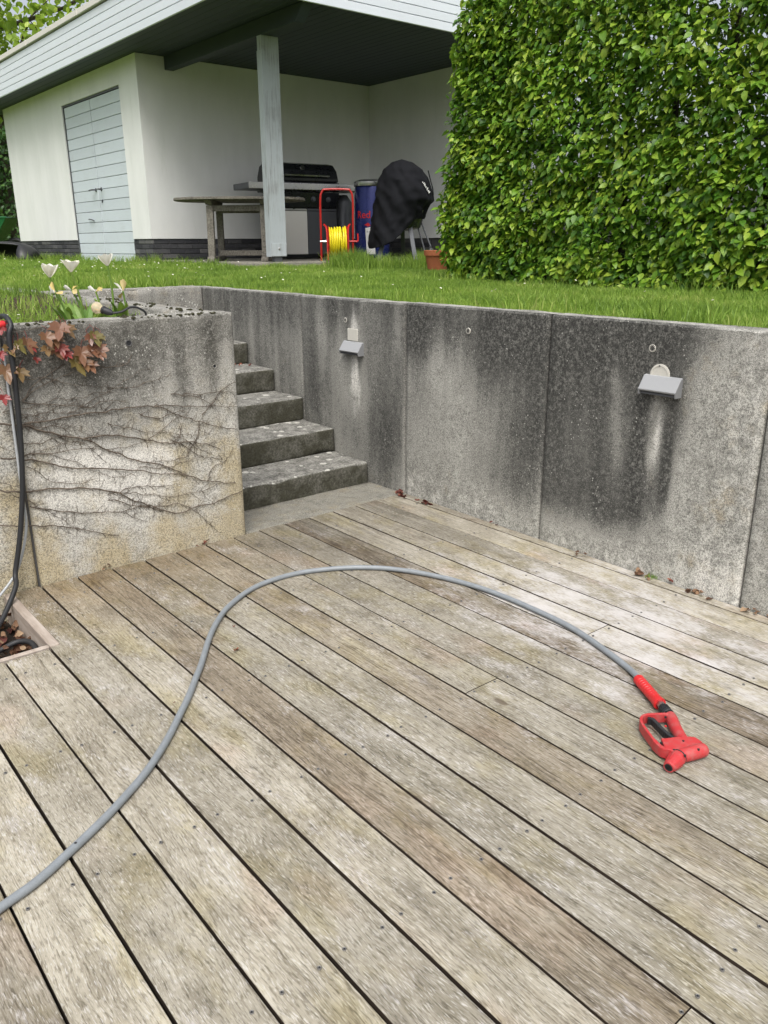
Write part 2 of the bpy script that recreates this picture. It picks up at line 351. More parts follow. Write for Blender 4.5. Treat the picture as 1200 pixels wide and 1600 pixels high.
def mat_grass():
    b = NB('grass_blades'); f = b.attr('rnd'); t = b.attr('tip'); n = b.noise(b.pos(), 2.2, 5, 0.65)
    c = b.ramp(b.math('ADD', b.math('MULTIPLY', f, 0.55), b.math('MULTIPLY_ADD', n, 1.5, -0.58)), [(0.0, (0.055, 0.12, 0.018)), (0.35, (0.145, 0.26, 0.030)), (0.62, (0.26, 0.39, 0.055)), (0.9, (0.46, 0.48, 0.17))])
    c = b.mix(b.math('MULTIPLY', t, 0.35), c, (0.26, 0.38, 0.08))
    p = b.bsdf(c, 0.5, 0, 0.3); tr = b.n('ShaderNodeBsdfTranslucent'); b.put(tr.inputs['Color'], c)
    mx = b.n('ShaderNodeMixShader'); mx.inputs[0].default_value = 0.4
    b.nt.links.new(p, mx.inputs[1]); b.nt.links.new(tr.outputs[0], mx.inputs[2]); return b.done(mx.outputs[0])
def mat_soil(name, a, c2, scale=14):
    b = NB(name); P = b.pos(); n = b.noise(P, scale, 6, 0.7)
    return b.done(b.bsdf(b.mix(b.ss(n, 0.35, 0.65), a, c2), 0.95, 0, 0.15, b.bump(n, 0.7, 0.02)))
def mat_oldwood(name, a, c2, grain=(70, 4, 70)):
    b = NB(name); P = b.obj(); n = b.noise(b.vmul(P, grain), 1.0, 5, 0.65); k = b.noise(P, 6, 4, 0.6)
    return b.done(b.bsdf(b.mix(b.ss(b.math('ADD', b.math('MULTIPLY', n, .7), b.math('MULTIPLY', k, .3)), 0.35, 0.65), a, c2), 0.8, 0, 0.25, b.bump(n, 0.4, 0.002)))
M_DECK = mat_deck()
M_SCREW = plain('dull_screw_steel', (0.20, 0.195, 0.185), 0.55, 0.7)
M_EDGE = mat_oldwood('gap_shade_plank_side', (0.018, 0.012, 0.008), (0.05, 0.036, 0.026), (40, 4, 40))  # plank side colour with the shade of the deck gaps painted in
M_CON = mat_concrete('retaining_concrete', light=(0.37, 0.365, 0.33), mid=(0.225, 0.222, 0.20), dark=(0.042, 0.042, 0.039), lich=0.7)
M_PLANT = mat_concrete('planter_concrete', light=(0.49, 0.48, 0.44), mid=(0.31, 0.30, 0.265), dark=(0.06, 0.058, 0.05), lich=0.9, ochre=(0.36, 0.29, 0.15))
M_KERB = mat_concrete('kerb_concrete', const=0.28, lich=1.6)
M_SLAB = mat_concrete('slab_concrete', const=0.26, lich=0.3, light=(0.33, 0.32, 0.275), mid=(0.21, 0.20, 0.165))
M_STEP = mat_steps()
M_HEDGE = mat_leaf('hedge_leaf', [(0.0, (0.018, 0.062, 0.008)), (0.25, (0.055, 0.145, 0.012)), (0.52, (0.155, 0.295, 0.021)), (0.88, (0.34, 0.45, 0.05))], 0.45, 0.33, tcol=(0.24, 0.42, 0.04))
M_TREE = mat_leaf('maple_leaf', [(0.0, (0.16, 0.27, 0.03)), (0.5, (0.32, 0.46, 0.055)), (1.0, (0.50, 0.60, 0.10))], 0.45, 0.45)
M_DHEDGE = mat_leaf('dark_hedge_leaf', [(0.0, (0.02, 0.06, 0.015)), (0.6, (0.035, 0.10, 0.02)), (1.0, (0.08, 0.16, 0.03))], 0.5, 0.2)
M_BARK = mat_oldwood('bark', (0.035, 0.028, 0.02), (0.10, 0.085, 0.065), (30, 30, 5))
M_GRASS = mat_grass()
M_LAWN = mat_soil('lawn_ground', (0.07, 0.10, 0.022), (0.15, 0.21, 0.04), 9)
M_SOIL = mat_soil('planter_soil', (0.03, 0.022, 0.015), (0.08, 0.06, 0.042), 25)
M_EARTH = mat_soil('earth', (0.012, 0.010, 0.008), (0.028, 0.023, 0.018), 8)
M_FASCIA = mat_paint('pale_blue_fascia_paint', (0.65, 0.695, 0.75), 0.15, (60, 3, 60))
M_DOOR = mat_paint('pale_blue_door_paint', (0.60, 0.66, 0.71), 0.2, (60, 4, 60))
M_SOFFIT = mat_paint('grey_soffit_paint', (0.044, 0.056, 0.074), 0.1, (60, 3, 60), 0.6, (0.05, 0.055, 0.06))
M_POST = mat_paint('worn_blue_post_paint', (0.40, 0.44, 0.46), 0.8, (55, 55, 2.2), 0.6, (0.20, 0.205, 0.195))
M_RENDER = mat_render(); M_BRICK = mat_brick(); M_MORTAR = plain('mortar', (0.085, 0.085, 0.085), 0.95)
M_FLASH = plain('pale_roof_flashing', (0.62, 0.60, 0.56), 0.55, 0, 0.1)
M_TABLE = mat_oldwood('silvered_teak', (0.085, 0.078, 0.065), (0.22, 0.205, 0.175))
M_BLACK = plain('black_enamel', (0.012, 0.013, 0.015), 0.3, 0, 0.15, 9, 0.5)
M_BLACKPL = plain('black_plastic', (0.018, 0.019, 0.021), 0.5, 0, 0.2, 9)
M_STEEL = plain('brushed_steel', (0.50, 0.49, 0.47), 0.32, 1.0, 0.08)
M_STEELD = plain('pale_steel_door', (0.74, 0.72, 0.67), 0.45, 0.1, 0.06)
M_GREYM = plain('dark_grey_metal', (0.10, 0.105, 0.115), 0.45, 0.3)
M_LAMP = plain('lamp_aluminium', (0.285, 0.293, 0.30), 0.55, 0.0, 0.07)
M_LAMPD = plain('lamp_side_grey', (0.19, 0.195, 0.20), 0.6, 0.0, 0.08)
M_PLASTER = plain('pale_mortar_plate', (0.52, 0.505, 0.45), 0.9, 0, 0.2, 30, 0.2, 0.4)
M_HOSE = plain('grey_hose_rubber', (0.20, 0.22, 0.235), 0.42, 0, 0.42, 34)
M_RED = plain('red_plastic', (0.50, 0.018, 0.02), 0.36, 0, 0.1, 20, 0.5)
M_REDW = None
M_REDREEL = plain('red_reel_paint', (0.45, 0.02, 0.018), 0.35, 0, 0.15)
M_YELLOW = plain('yellow_hose', (0.72, 0.60, 0.02), 0.4, 0, 0.12)
M_BLUE = plain('dark_blue_metal', (0.01, 0.018, 0.11), 0.25, 0.3, 0.1)
M_SILVER = plain('silver_lid', (0.55, 0.56, 0.57), 0.3, 0.9, 0.1)
M_TERRA = plain('terracotta', (0.34, 0.115, 0.055), 0.85, 0, 0.3, 14, 0.2, 0.3)
M_COVER = None
M_GREEN = plain('green_enamel', (0.012, 0.11, 0.035), 0.4, 0, 0.2)
M_RUST = plain('orange_rim', (0.36, 0.11, 0.02), 0.6, 0, 0.3)
M_WHITEP = plain('white_print', (0.68, 0.68, 0.66), 0.5, 0, 0.1)
M_REDP = plain('red_print', (0.55, 0.015, 0.02), 0.5, 0, 0.05)
M_STEM = mat_oldwood('creeper_stem', (0.055, 0.042, 0.032), (0.14, 0.115, 0.09), (40, 40, 40))
M_PINKWOOD = mat_oldwood('pale_frame_wood', (0.25, 0.205, 0.17), (0.40, 0.35, 0.305), (30, 4, 30))
M_DRY = mat_leaf('dry_leaf', [(0.0, (0.05, 0.026, 0.016)), (0.45, (0.14, 0.075, 0.045)), (0.8, (0.24, 0.15, 0.09)), (1.0, (0.34, 0.25, 0.16))], 0.7, 0.12, tcol=(0.25, 0.12, 0.05), spec=0.25)
M_DRYRED = mat_leaf('dry_red_leaf', [(0.0, (0.045, 0.015, 0.012)), (0.6, (0.13, 0.04, 0.03)), (1.0, (0.25, 0.10, 0.06))], 0.7, 0.12, tcol=(0.25, 0.08, 0.05), spec=0.25)
M_IVY = mat_leaf('bronze_creeper_leaf', [(0.0, (0.165, 0.066, 0.045)), (0.35, (0.185, 0.092, 0.05)), (0.65, (0.165, 0.118, 0.045)), (1.0, (0.145, 0.140, 0.04))], 0.33, 0.25, tcol=(0.35, 0.17, 0.06), spec=0.5)
M_IVYRED = mat_leaf('red_creeper_leaf', [(0.0, (0.22, 0.025, 0.028)), (1.0, (0.22, 0.05, 0.036))], 0.35, 0.25, tcol=(0.35, 0.07, 0.05))
M_TULIP = mat_leaf('white_petal', [(0.0, (0.80, 0.77, 0.60)), (0.4, (0.85, 0.84, 0.76)), (1.0, (0.87, 0.86, 0.82))], 0.5, 0.35, tcol=(0.8, 0.78, 0.6))
M_WILT = mat_leaf('wilted_petal', [(0.0, (0.55, 0.42, 0.12)), (1.0, (0.62, 0.55, 0.34))], 0.6, 0.3, tcol=(0.6, 0.45, 0.15))
M_TLEAF = mat_leaf('tulip_leaf', [(0.0, (0.10, 0.21, 0.04)), (0.5, (0.17, 0.30, 0.06)), (1.0, (0.26, 0.38, 0.08))], 0.45, 0.3)
def mat_gun():
    b = NB('scuffed_red_plastic'); P = b.obj(); n = b.noise(P, 40, 5, 0.7); g = b.noise(P, 220, 3, 0.6)
    c = b.mix(b.ss(n, 0.42, 0.66, 0.0, 0.8), (0.42, 0.030, 0.034), (0.36, 0.085, 0.08))
    return b.done(b.bsdf(c, b.ss(n, 0.3, 0.7, 0.38, 0.6), 0, 0.45, b.bump(g, 0.1, 0.0006)))
M_REDW = mat_gun()
def mat_cover():
    b = NB('black_cover_cloth'); P = b.obj(); n = b.noise(P, 5, 4, 0.6); g = b.noise(P, 60, 3, 0.6)
    return b.done(b.bsdf(b.mix(n, (0.004, 0.0045, 0.006), (0.010, 0.0105, 0.013)), 0.85, 0, 0.15, b.bump(g, 0.15, 0.003)))
M_COVER = mat_cover()
def mat_glass():
    b = NB('amber_bulb_glass')
    return b.done(b.bsdf((0.86, 0.76, 0.56), 0.05, 0, 0.5, None, Transmission_Weight=0.6, IOR=1.25))
M_GLASS = mat_glass()
# ================================================================== SETTING
def lawnz(x, y):
    return 1.052 + 0.10 * float(ssn(y, 4.0, 9.5)) + 0.012 * mnoise.noise(Vector((x * 0.9, y * 0.9, 0)))
WALLX = 2.955; PLY = 3.39; PLX = 1.885
# deep ground sheet below everything, reaching the horizon
o = MB().add([(-900, -900, -0.22), (900, -900, -0.22), (900, 900, -0.22), (-900, 900, -0.22)], [(0, 1, 2, 3)]).build('ground', M_EARTH); tag(o, kind='structure')
# lawn terrain: right of the retaining wall and beyond the steps
def sheet(name, xs, ys, keep, m):
    idx = {}; vs = []; fs = []
    for i in range(len(xs) - 1):
        for j in range(len(ys) - 1):
            if not keep((xs[i] + xs[i+1]) / 2, (ys[j] + ys[j+1]) / 2): continue
            q = []
            for a, c in ((i, j), (i+1, j), (i+1, j+1), (i, j+1)):
                if (a, c) not in idx: idx[(a, c)] = len(vs); vs.append((xs[a], ys[c], lawnz(xs[a], ys[c]) - 0.008))
                q.append(idx[(a, c)])
            fs.append(tuple(q))
    b = MB(); b.v = vs; b.f = fs; return b.build(name, m, smooth=True)
xs = [-900, -300, -90, -30, -10, -5] + list(np.arange(-4, 1.8, 0.5)) + [1.815] + [2.2, 2.6, 3.045] + list(np.arange(3.4, 10, 0.4)) + [12, 16, 30, 90, 300, 900]
ys = [-900, -300, -90, -30, -10] + list(np.arange(-6, 5.6, 0.4)) + [5.895] + list(np.arange(6.3, 17, 0.5)) + [20, 30, 60, 120, 300, 900]
o = sheet('lawn', xs, ys, lambda x, y: x > 3.04 or y > 5.88, M_LAWN); tag(o, kind='structure')
# ------------------------------------------------------------------ deck
PITCH = 0.155; OFF = 0.56485; GAP = 0.0078
deck = empty('deck', (0, 0, 0), kind='structure')
def gx(k): return OFF + k * PITCH
joints = {7: [1.603], 11: [1.606], 12: [2.68], 3: [0.526], 9: [-0.5], 5: [-0.45], 1: [-0.55], -1: [0.0], 14: [0.52], 15: [1.06], -3: [1.06]}
for k in range(-9, 16):
    x0, x1 = gx(k) + GAP / 2, gx(k + 1) - GAP / 2
    if k == 15: x1 = WALLX - 0.006
    yend = 3.384 if x0 < PLX else 3.40
    if x1 <= 0.76 and x1 > -0.05: yend = 2.785
    cuts = [-1.6] + sorted(joints.get(k, [])) + [yend]
    for i in range(len(cuts) - 1):
        a, c = cuts[i] + 0.0015, cuts[i+1] - 0.0015
        dz = random.uniform(-0.0012, 0.0012); jx = random.uniform(-0.001, 0.001)
        cx, cy = (x0 + x1) / 2, (a + c) / 2
        pb = MB()
        n = max(1, int((c - a) / 0.35)); prof = []
        for t in range(n + 1):
            y = a + (c - a) * t / n; w = mnoise.noise(Vector((k * 3.1, y * 1.1, 2))) * 0.0012; w2 = mnoise.noise(Vector((k * 3.1 + 50, y * 1.1, 2))) * 0.0012
            xa, xb = x0 + w - cx, x1 + w2 - cx; e = 0.0022
            prof.append([(xa, y - cy, -0.034), (xa, y - cy, -e), (xa + e * 0.4, y - cy, -e * 0.35), (xa + e * 1.3, y - cy, 0), (xb - e * 1.3, y - cy, 0), (xb - e * 0.4, y - cy, -e * 0.35), (xb, y - cy, -e), (xb, y - cy, -0.034)])
        m = 8
        for row in prof: pb.v += row
        for t in range(n):
            for j in range(m): pb.f.append((t*m + j, t*m + (j+1) % m, (t+1)*m + (j+1) % m, (t+1)*m + j))
        pb.f.append(tuple(range(m))); pb.f.append(tuple(n*m + j for j in reversed(range(m))))
        po = pb.build('plank', M_DECK, deck, loc=(cx + jx, cy, dz), rot=(0, random.uniform(-0.004, 0.004), 0))
        po.data.materials.append(M_EDGE)                 # sides coloured near black so the gaps read as deep shade
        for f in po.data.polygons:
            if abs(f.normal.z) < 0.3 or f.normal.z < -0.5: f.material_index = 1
sb = MB(); hb = MB()
for k in range(-6, 15):
    for y in (-0.005, 0.535, 1.05, 1.588, 2.12, 2.655, 3.2):
        if gx(k+1) <= 0.77 and y > 2.7: continue
        for fx in (0.2, 0.8):
            x = gx(k) + PITCH * fx + random.uniform(-.005, .005); yy = y + random.uniform(-.006, .006)
            sb.lathe([(0.0016, 0.0), (0.0042, 0.0016), (0.0046, 0.0012), (0.0049, -0.002)], 10, Matrix.Translation((x, yy, 0.0012)))
            hb.lathe([(0.0018, 0.0), (0.0018, 0.0022)], 6, Matrix.Translation((x, yy, 0.001)))
tag(sb.build('screw_heads', M_SCREW, deck, smooth=True), kind='stuff'); tag(hb.build('screw_sockets', M_BLACKPL, deck), kind='stuff')
jb = MB()
for y in (-0.005, 0.535, 1.05, 1.588, 2.12, 2.655, 3.2): jb.box((-0.85 if y < 2.7 else 0.77, y - 0.03, -0.13), (2.93, y + 0.03, -0.038))
tag(jb.build('joists', M_BARK, deck), kind='stuff')
# ------------------------------------------------------------------ concrete elements with a weathered face
def panel(name, m, parent, origin, ud, w, h, t, fn, res=0.022, ch=0.008, seed=0, nd=None):
    """face in the plane (ud, +z), outward normal nd; fn(u, v) -> stain, pale, ochre arrays"""
    ud = Vector(ud); nd = Vector(nd); O = Vector(origin)
    us = np.concatenate([[0, ch], np.linspace(ch, w - ch, int(w / res))[1:-1], [w - ch, w]])
    vs_ = np.concatenate([[0], np.linspace(0, h - ch, int(h / res))[1:-1], [h - ch, h]])
    U, V = np.meshgrid(us, vs_, indexing='ij'); nu, nv = U.shape
    D = np.zeros_like(U); D[0, :] = ch; D[-1, :] = ch; D[:, -1] = ch * 1.2
    b = MB()
    for i in range(nu):
        for j in range(nv):
            e = 0.0
            if j >= nv - 2: e = -(0.012 if nd.y < -0.5 else 0.006) * max(0, mnoise.noise(Vector((U[i, j] * 14 + seed, 1, seed))) + .15 * mnoise.noise(Vector((U[i, j] * 60, 2, seed)))) 
            b.v.append(tuple(O + ud * U[i, j] + Vector((0, 0, V[i, j] + e)) - nd * (D[i, j] + 0.0015 * mnoise.noise(Vector((U[i, j] * 3, V[i, j] * 3, seed))))))
    for i in range(nu - 1):
        for j in range(nv - 1):
            b.f.append((i*nv + j, (i+1)*nv + j, (i+1)*nv + j + 1, i*nv + j + 1))
    k = len(b.v); tops = []
    NT = 5                                              # top surface strips, back edge
    for i in range(nu):
        for q in range(1, NT + 1):
            b.v.append(tuple(O + ud * U[i, 0] - nd * (ch * 1.2 + (t - ch * 1.2) * q / NT) + Vector((0, 0, h + 0.004 * mnoise.noise(Vector((U[i, 0] * 9, q * 0.7, seed)))))))
    for i in range(nu - 1):
        for q in range(NT):
            a = i*nv + nv - 1 if q == 0 else k + i*NT + q - 1; c = (i+1)*nv + nv - 1 if q == 0 else k + (i+1)*NT + q - 1
            b.f.append((a, c, k + (i+1)*NT + q, k + i*NT + q))
    k2 = len(b.v)
    for i in (0, nu - 1):
        b.v.append(tuple(O + ud * U[i, 0] - nd * t))
    for e, i in enumerate((0, nu - 1)):
        b.f.append(tuple([i*nv + j for j in range(nv)] + [k + i*NT + q for q in range(NT)] + [k2 + e]))
    b.f.append((k + NT - 1, k + (nu-1)*NT + NT - 1, k2 + 1, k2))
    me = b.mesh(name, True); me.set_sharp_from_angle(angle=R(50))
    st, pa, oc = fn(U.ravel(), V.ravel())
    ex = len(me.vertices) - nu * nv
    tu = np.array([me.vertices[nu*nv + q].co.dot(ud) for q in range(ex)])
    setattr_f(me, 'stain', np.concatenate([st, (0.30 if nd.y < -0.5 else 0.08) + 0.5 * fnoise(tu, tu, 7, 3, seed)])); setattr_f(me, 'pale', np.concatenate([pa, np.full(ex, 0.35)])); setattr_f(me, 'ochre', np.concatenate([oc, np.full(ex, 0.0)]))
    return link(name, me, m, parent)
def blob(u, v, cu, cv, ru, rv): return np.exp(-(((u - cu) / ru) ** 2 + ((v - cv) / rv) ** 2))
HT = 1.076
rw = empty('retaining_wall', (WALLX, 3.0, 0), label='long grey stained concrete retaining wall of upright panels, holding up the lawn', cat='wall')
edges = [6.12, 5.44, 4.43, 3.41, 2.405, 1.372, 0.36, -0.65, -1.66]
# u runs to the right in the photo (toward -Y)
def runs(u, v, seed): return 0.30*fnoise(u, v, 9, .7, seed)*ssn(v, .05, .5) + 0.22*fnoise(u, v, 22, 1.2, seed + 1)*ssn(v, .2, .7)
def w_far(u, v): return 0.34 + 0.25*ssn(v, .75, 1) + runs(u, v, 2), 0*u, 0*u
def w_p1(u, v):
    s = 0.22 + 0.30*ssn(v, .78, 1.05) + 0.50*blob(u, v, .88, .35, .16, .45) + .2*blob(u, v, .1, .5, .12, .5) + runs(u, v, 3) + .3*fnoise(u, v, 3, 3, 33) - .2*ssn(v, .2, 0)
    lam = (blob(u, v, .56, .60, .045, .17) + blob(u, v, .56, .9, .05, .14)*.6) * (.75 + .9*fnoise(u, v, 30, 5, 50))
    return s - 0.8*lam, 1.0*lam + .15, 0.10*ssn(v, .3, 0)
def w_p2(u, v):
    s = -0.02 + 0.75*ssn(v, .68, 1.02) + 0.80*blob(u, v, .86, .42, .17, .36) + .55*blob(u, v, .95, .92, .35, .35) + runs(u, v, 4) + .3*fnoise(u, v, 3, 3, 34) - .45*ssn(v, .28, .04) + .35*blob(u, v, 0, .9, .25, .3)
    return s, 0.35*ssn(v, .30, .04) + .25*blob(u, v, .35, .55, .3, .3), 0.14*ssn(v, .35, .0)
def w_p3(u, v):
    lft = ssn(u + .12*fnoise(u, v, 3, 2.5, 5) + .05*fnoise(u, v, 14, 3, 15) + .14*ssn(v, .45, .1), .76, .52)
    s = -0.30 + 0.98*lft*ssn(v, .03, .26) + 0.75*ssn(v, .80, 1.02)*ssn(u, 1.3, .5) + runs(u, v, 6) + .2*fnoise(u, v, 3, 3, 36) + .3*blob(u, v, .1, .95, .25, .3)
    lam = blob(u, v, .575, .64, .042, .16) * (.8 + .9*fnoise(u, v, 30, 5, 51)); s = s + .75*blob(u, v, .51, .55, .03, .3) + .75*blob(u, v, .645, .48, .035, .24)
    pst = (.7*blob(u, v, .36, .88, .03, .2) + .6*blob(u, v, .43, .60, .05, .10)) * (.7 + 1.2*fnoise(u, v, 22, 5, 52))
    return s - 1.0*lam - .6*pst, 0.10 + 0.85*lam + .55*pst + .26*ssn(u, .62, .9) + .3*ssn(v, .25, 0), 0.06 + 0.16*ssn(u, .55, .9)
def w_p4(u, v): return -0.3 + 0.45*ssn(v, .85, 1.05) + runs(u, v, 8), 0.22 + 0*u, 0.10 + 0*u
fns = [w_far, w_far, w_p1, w_p2, w_p3, w_p4, w_p2, w_p4]
for i in range(len(edges) - 1):
    a, c = edges[i], edges[i+1]; hh = HT + (0.004 if i == 0 else 0) + random.uniform(-.003, .003)
    panel('panel', M_CON, rw, Vector((random.uniform(-.002, .002), a - 0.004 - 3.0, -0.2)), (0, -1, 0), a - c - 0.008, hh + 0.2, 0.10,
          (lambda f: (lambda u, v: f(u, v - 0.2)))(fns[i]), seed=i * 5 + 1, nd=(-1, 0, 0))
for e in edges[1:-1]: MB().box((0.02, e - 0.02 - 3.0, -0.2), (0.095, e + 0.02 - 3.0, HT - 0.06)).build('joint_backing', M_MORTAR, rw)
# plugged anchor sockets in the retaining wall
for q in ((540, 500), (732, 517), (1020, 544)):
    p = onx(q, WALLX); s = empty('anchor_socket', (p.x, p.y, p.z)); s.parent = rw; s.location = (p.x - WALLX, p.y - 3.0, p.z)
    Mx = Matrix.Rotation(-math.pi / 2, 4, 'Y')
    MB().lathe([(0.0155, -0.004), (0.0155, 0.003), (0.0135, 0.004), (0.0125, 0.001), (0.0125, -0.004)], 20, Mx, cap=False).build('rim', M_PLASTER, s, smooth=True)
    MB().lathe([(0.0125, 0.0), (0.0125, 0.0026), (0.008, 0.0026), (0.008, 0.0)], 20, Mx).build('plug', M_BLACKPL, s)
    for t in range(10):
        an = t * math.pi / 5; MB().box((-.0012, -.0012, 0.0), (.0012, .0012, .0045), Mx @ Matrix.Translation((.0105 * math.cos(an), .0105 * math.sin(an), 0))).build('stud', M_PLASTER, s)
# ------------------------------------------------------------------ planter
pl = empty('concrete_planter', (PLX, PLY, 0), label='pale stained concrete planter wall covered with bare creeper, left of the steps', cat='planter')
PH = 1.088
def p_main(u, v):
    s = -0.26 + 0.82*ssn(v, .50, 1.02) + 0.35*fnoise(u, v, 6, 1.4, 21) + .4*blob(u, v, .0, .95, .35, .3) + .45*blob(u, v, .88, .9, .03, .25) + .45*blob(u, v, .72, .8, .03, .22) - .3*blob(u, v, .95, .85, .06, .3) + .3*blob(u, v, .25, .62, .35, .1)
    p = 0.72*blob(u, v, .40, .36, .5, .17) + .45*blob(u, v, .3, .52, .4, .10) + .45*fnoise(u, v, 5, 2.2, 22) - .25*ssn(v, .6, .9)
    o = 0.34 + .45*ssn(v, .26, .0) + .45*ssn(u, .85, 1.0)*ssn(v, .7, .3) + .5*fnoise(u, v, 7, 1.6, 23) - .45*ssn(v, .60, .95)
    return s, p, o
def p_side(u, v): return 0.35 + 0.3*fnoise(u, v, 5, 1, 24), 0*u, 0*u + .1
xe = [-2.115, -1.115, -0.115, 0.878, PLX]
for i in range(len(xe) - 1):
    a, c = xe[i], xe[i+1]; back = 0.012 if i < 3 else 0
    panel('front_panel', M_PLANT, pl, Vector((a + 0.006 - PLX, back, -0.2)), (1, 0, 0), c - a - 0.012 + (0.006 if i == 3 else 0), PH + 0.2 + random.uniform(-.004, .004), 0.14, (lambda u, v: p_main(u, v - 0.2)), seed=40 + i, nd=(0, -1, 0), ch=0.010)
link('side_wall', worn((PLX - 0.14, PLY + 0.145, -0.2), (PLX - 0.002, 5.75, PH - 0.004), 0.05, 0.014, 0.007, 3), M_KERB, pl).location = (-PLX, -PLY, 0)
link('back_kerb', worn((PLX - 0.14, 5.752, 0.3), (WALLX - 0.004, 5.90, 1.086), 0.05, 0.014, 0.008, 5), M_KERB, pl).location = (-PLX, -PLY, 0)
link('back_kerb', worn((PLX - 0.21, 5.902, 0.3), (PLX - 0.07, 7.1, 1.088), 0.05, 0.014, 0.008, 6), M_KERB, pl).location = (-PLX, -PLY, 0)
for e in xe[1:-1]: MB().box((e - 0.02 - PLX, 0.03, -0.2), (e + 0.02 - PLX, 0.13, PH - 0.05)).build('joint_backing', M_MORTAR, pl)
for q, rr in (((201, 536), 0.0105), ((335, 572), 0.008)):
    p = ony(q, PLY); Mx = Matrix.Rotation(math.pi / 2, 4, 'X')
    h = MB().lathe([(rr * 1.25, 0.0), (rr * 1.2, 0.0035), (rr, 0.002), (rr * 0.96, -0.004)], 16, Mx, cap=False).build('anchor_hole_rim', M_PLANT if rr < .01 else M_MORTAR, pl, smooth=True, loc=(p.x - PLX, -0.001, p.z))
    MB().lathe([(rr * 0.98, 0.0), (rr * 0.9, 0.001)], 14, Mx).build('anchor_hole', M_BLACKPL, pl, loc=(p.x - PLX, -0.0005, p.z))
mb = MB()
for i in range(420):
    x = random.uniform(-1.0, PLX - .01) if i < 300 else PLX - .14 + random.random() * .13; y = PLY + random.choice((.012, .02, .06, .10, .13)) + random.uniform(-.01, .01) if i < 300 else random.uniform(PLY + .15, 5.6)
    if mnoise.noise(Vector((x * 5, y * 5, 3))) < -.05: continue
    r_ = random.uniform(.003, .010); mb.lathe([(r_ * .9, -.003), (r_, r_ * .25), (r_ * .55, r_ * .7), (r_ * .1, r_ * .8)], 6, Matrix.Translation((x - PLX, y - PLY, PH - .002)) @ Matrix.Rotation(random.uniform(0, 6), 4, 'Z') @ Matrix.Diagonal((random.uniform(.8, 1.8), 1, 1, 1)))
tag(mb.build('moss_crumbs', mat_soil('dark_moss', (0.022, 0.022, 0.012), (0.07, 0.068, 0.04), 60), pl, smooth=True), kind='stuff')
# soil in the planter
sv = MB(); nx_, ny_ = 40, 22
def soilz(x, y): return 1.0 + 0.03 * mnoise.noise(Vector((x * 3, y * 3, 7))) + 0.08 * float(ssn(y, 4.2, 5.7))
for i in range(nx_ + 1):
    for j in range(ny_ + 1):
        x = -2.1 + (PLX - 0.145 + 2.1) * i / nx_; y = PLY + 0.145 + (5.9 - PLY - 0.145) * j / ny_; sv.v.append((x - PLX, y - PLY, soilz(x, y)))
for i in range(nx_):
    for j in range(ny_): a = i*(ny_+1) + j; sv.f.append((a, a + ny_ + 1, a + ny_ + 2, a + 1))
sv.build('soil', M_SOIL, pl, smooth=True)
# ------------------------------------------------------------------ steps
stp = empty('concrete_steps', (2.4, 3.73, 0), label='worn mossy concrete steps climbing between the planter and the retaining wall', cat='steps')
for k in range(6):
    y0 = 3.735 + 0.345 * k; z1 = 0.124 + 0.1495 * k
    link('step', worn((PLX + 0.004, y0, z1 - 0.152 if k else -0.15), (WALLX - 0.006, y0 + 0.345 + 0.06, z1), 0.04, 0.016, 0.005, k), M_STEP, stp).location = (-2.4, -3.73, 0)
    MB().box((PLX + 0.01, y0 + 0.05, -0.2), (WALLX - 0.01, y0 + 0.40, z1 - 0.16)).build('step_core', M_KERB, stp).location = (-2.4, -3.73, 0) if k else (-2.4, -3.73, -0.2)
link('landing_slab', worn((PLX + 0.004, 3.404, -0.12), (WALLX - 0.004, 3.733, -0.004), 0.04, 0.006, 0.002, 9), M_SLAB, stp).location = (-2.4, -3.73, 0)
# terrace slab under the carport
SLZ = 1.195
o = link('terrace_slab', worn((4.68, 7.86, 0.95), (8.24, 10.36, SLZ), 0.12, 0.012, 0.004, 11), M_SLAB); tag(o, kind='structure')
# ================================================================== SHED
SX, SY, SB = 4.655, 10.374, 1.10; SOF = 3.587; PLZ = 1.459; XE = 8.262; YE = 15.9
shed = empty('garden_shed', (SX, SY, SB), label='white rendered garden shed with pale blue double door and deep open carport roof', cat='shed')
def sh(o): o.location = Vector(o.location) - Vector((SX, SY, SB)); return o
D0, D1, DZ = 10.94, 13.07, 3.316
sh(MB().box((SX, SY + 0.002, PLZ), (SX + 0.24, D0, SOF)).box((SX, D1, PLZ), (SX + 0.24, YE, SOF)).box((SX, D0, DZ), (SX + 0.24, D1, SOF)).build('front_wall', M_RENDER, shed))
sh(MB().box((SX + 0.001, SY, PLZ + 0.001), (XE + 0.243, SY + 0.22, SOF)).build('carport_back_wall', M_RENDER, shed))
sh(MB().box((XE, 7.55, PLZ), (XE + 0.24, SY - 0.003, SOF)).build('carport_side_wall', M_RENDER, shed))
sh(MB().box((SX + 0.245, YE - 0.24, PLZ), (XE + 0.24, YE, SOF)).build('rear_wall', M_RENDER, shed))
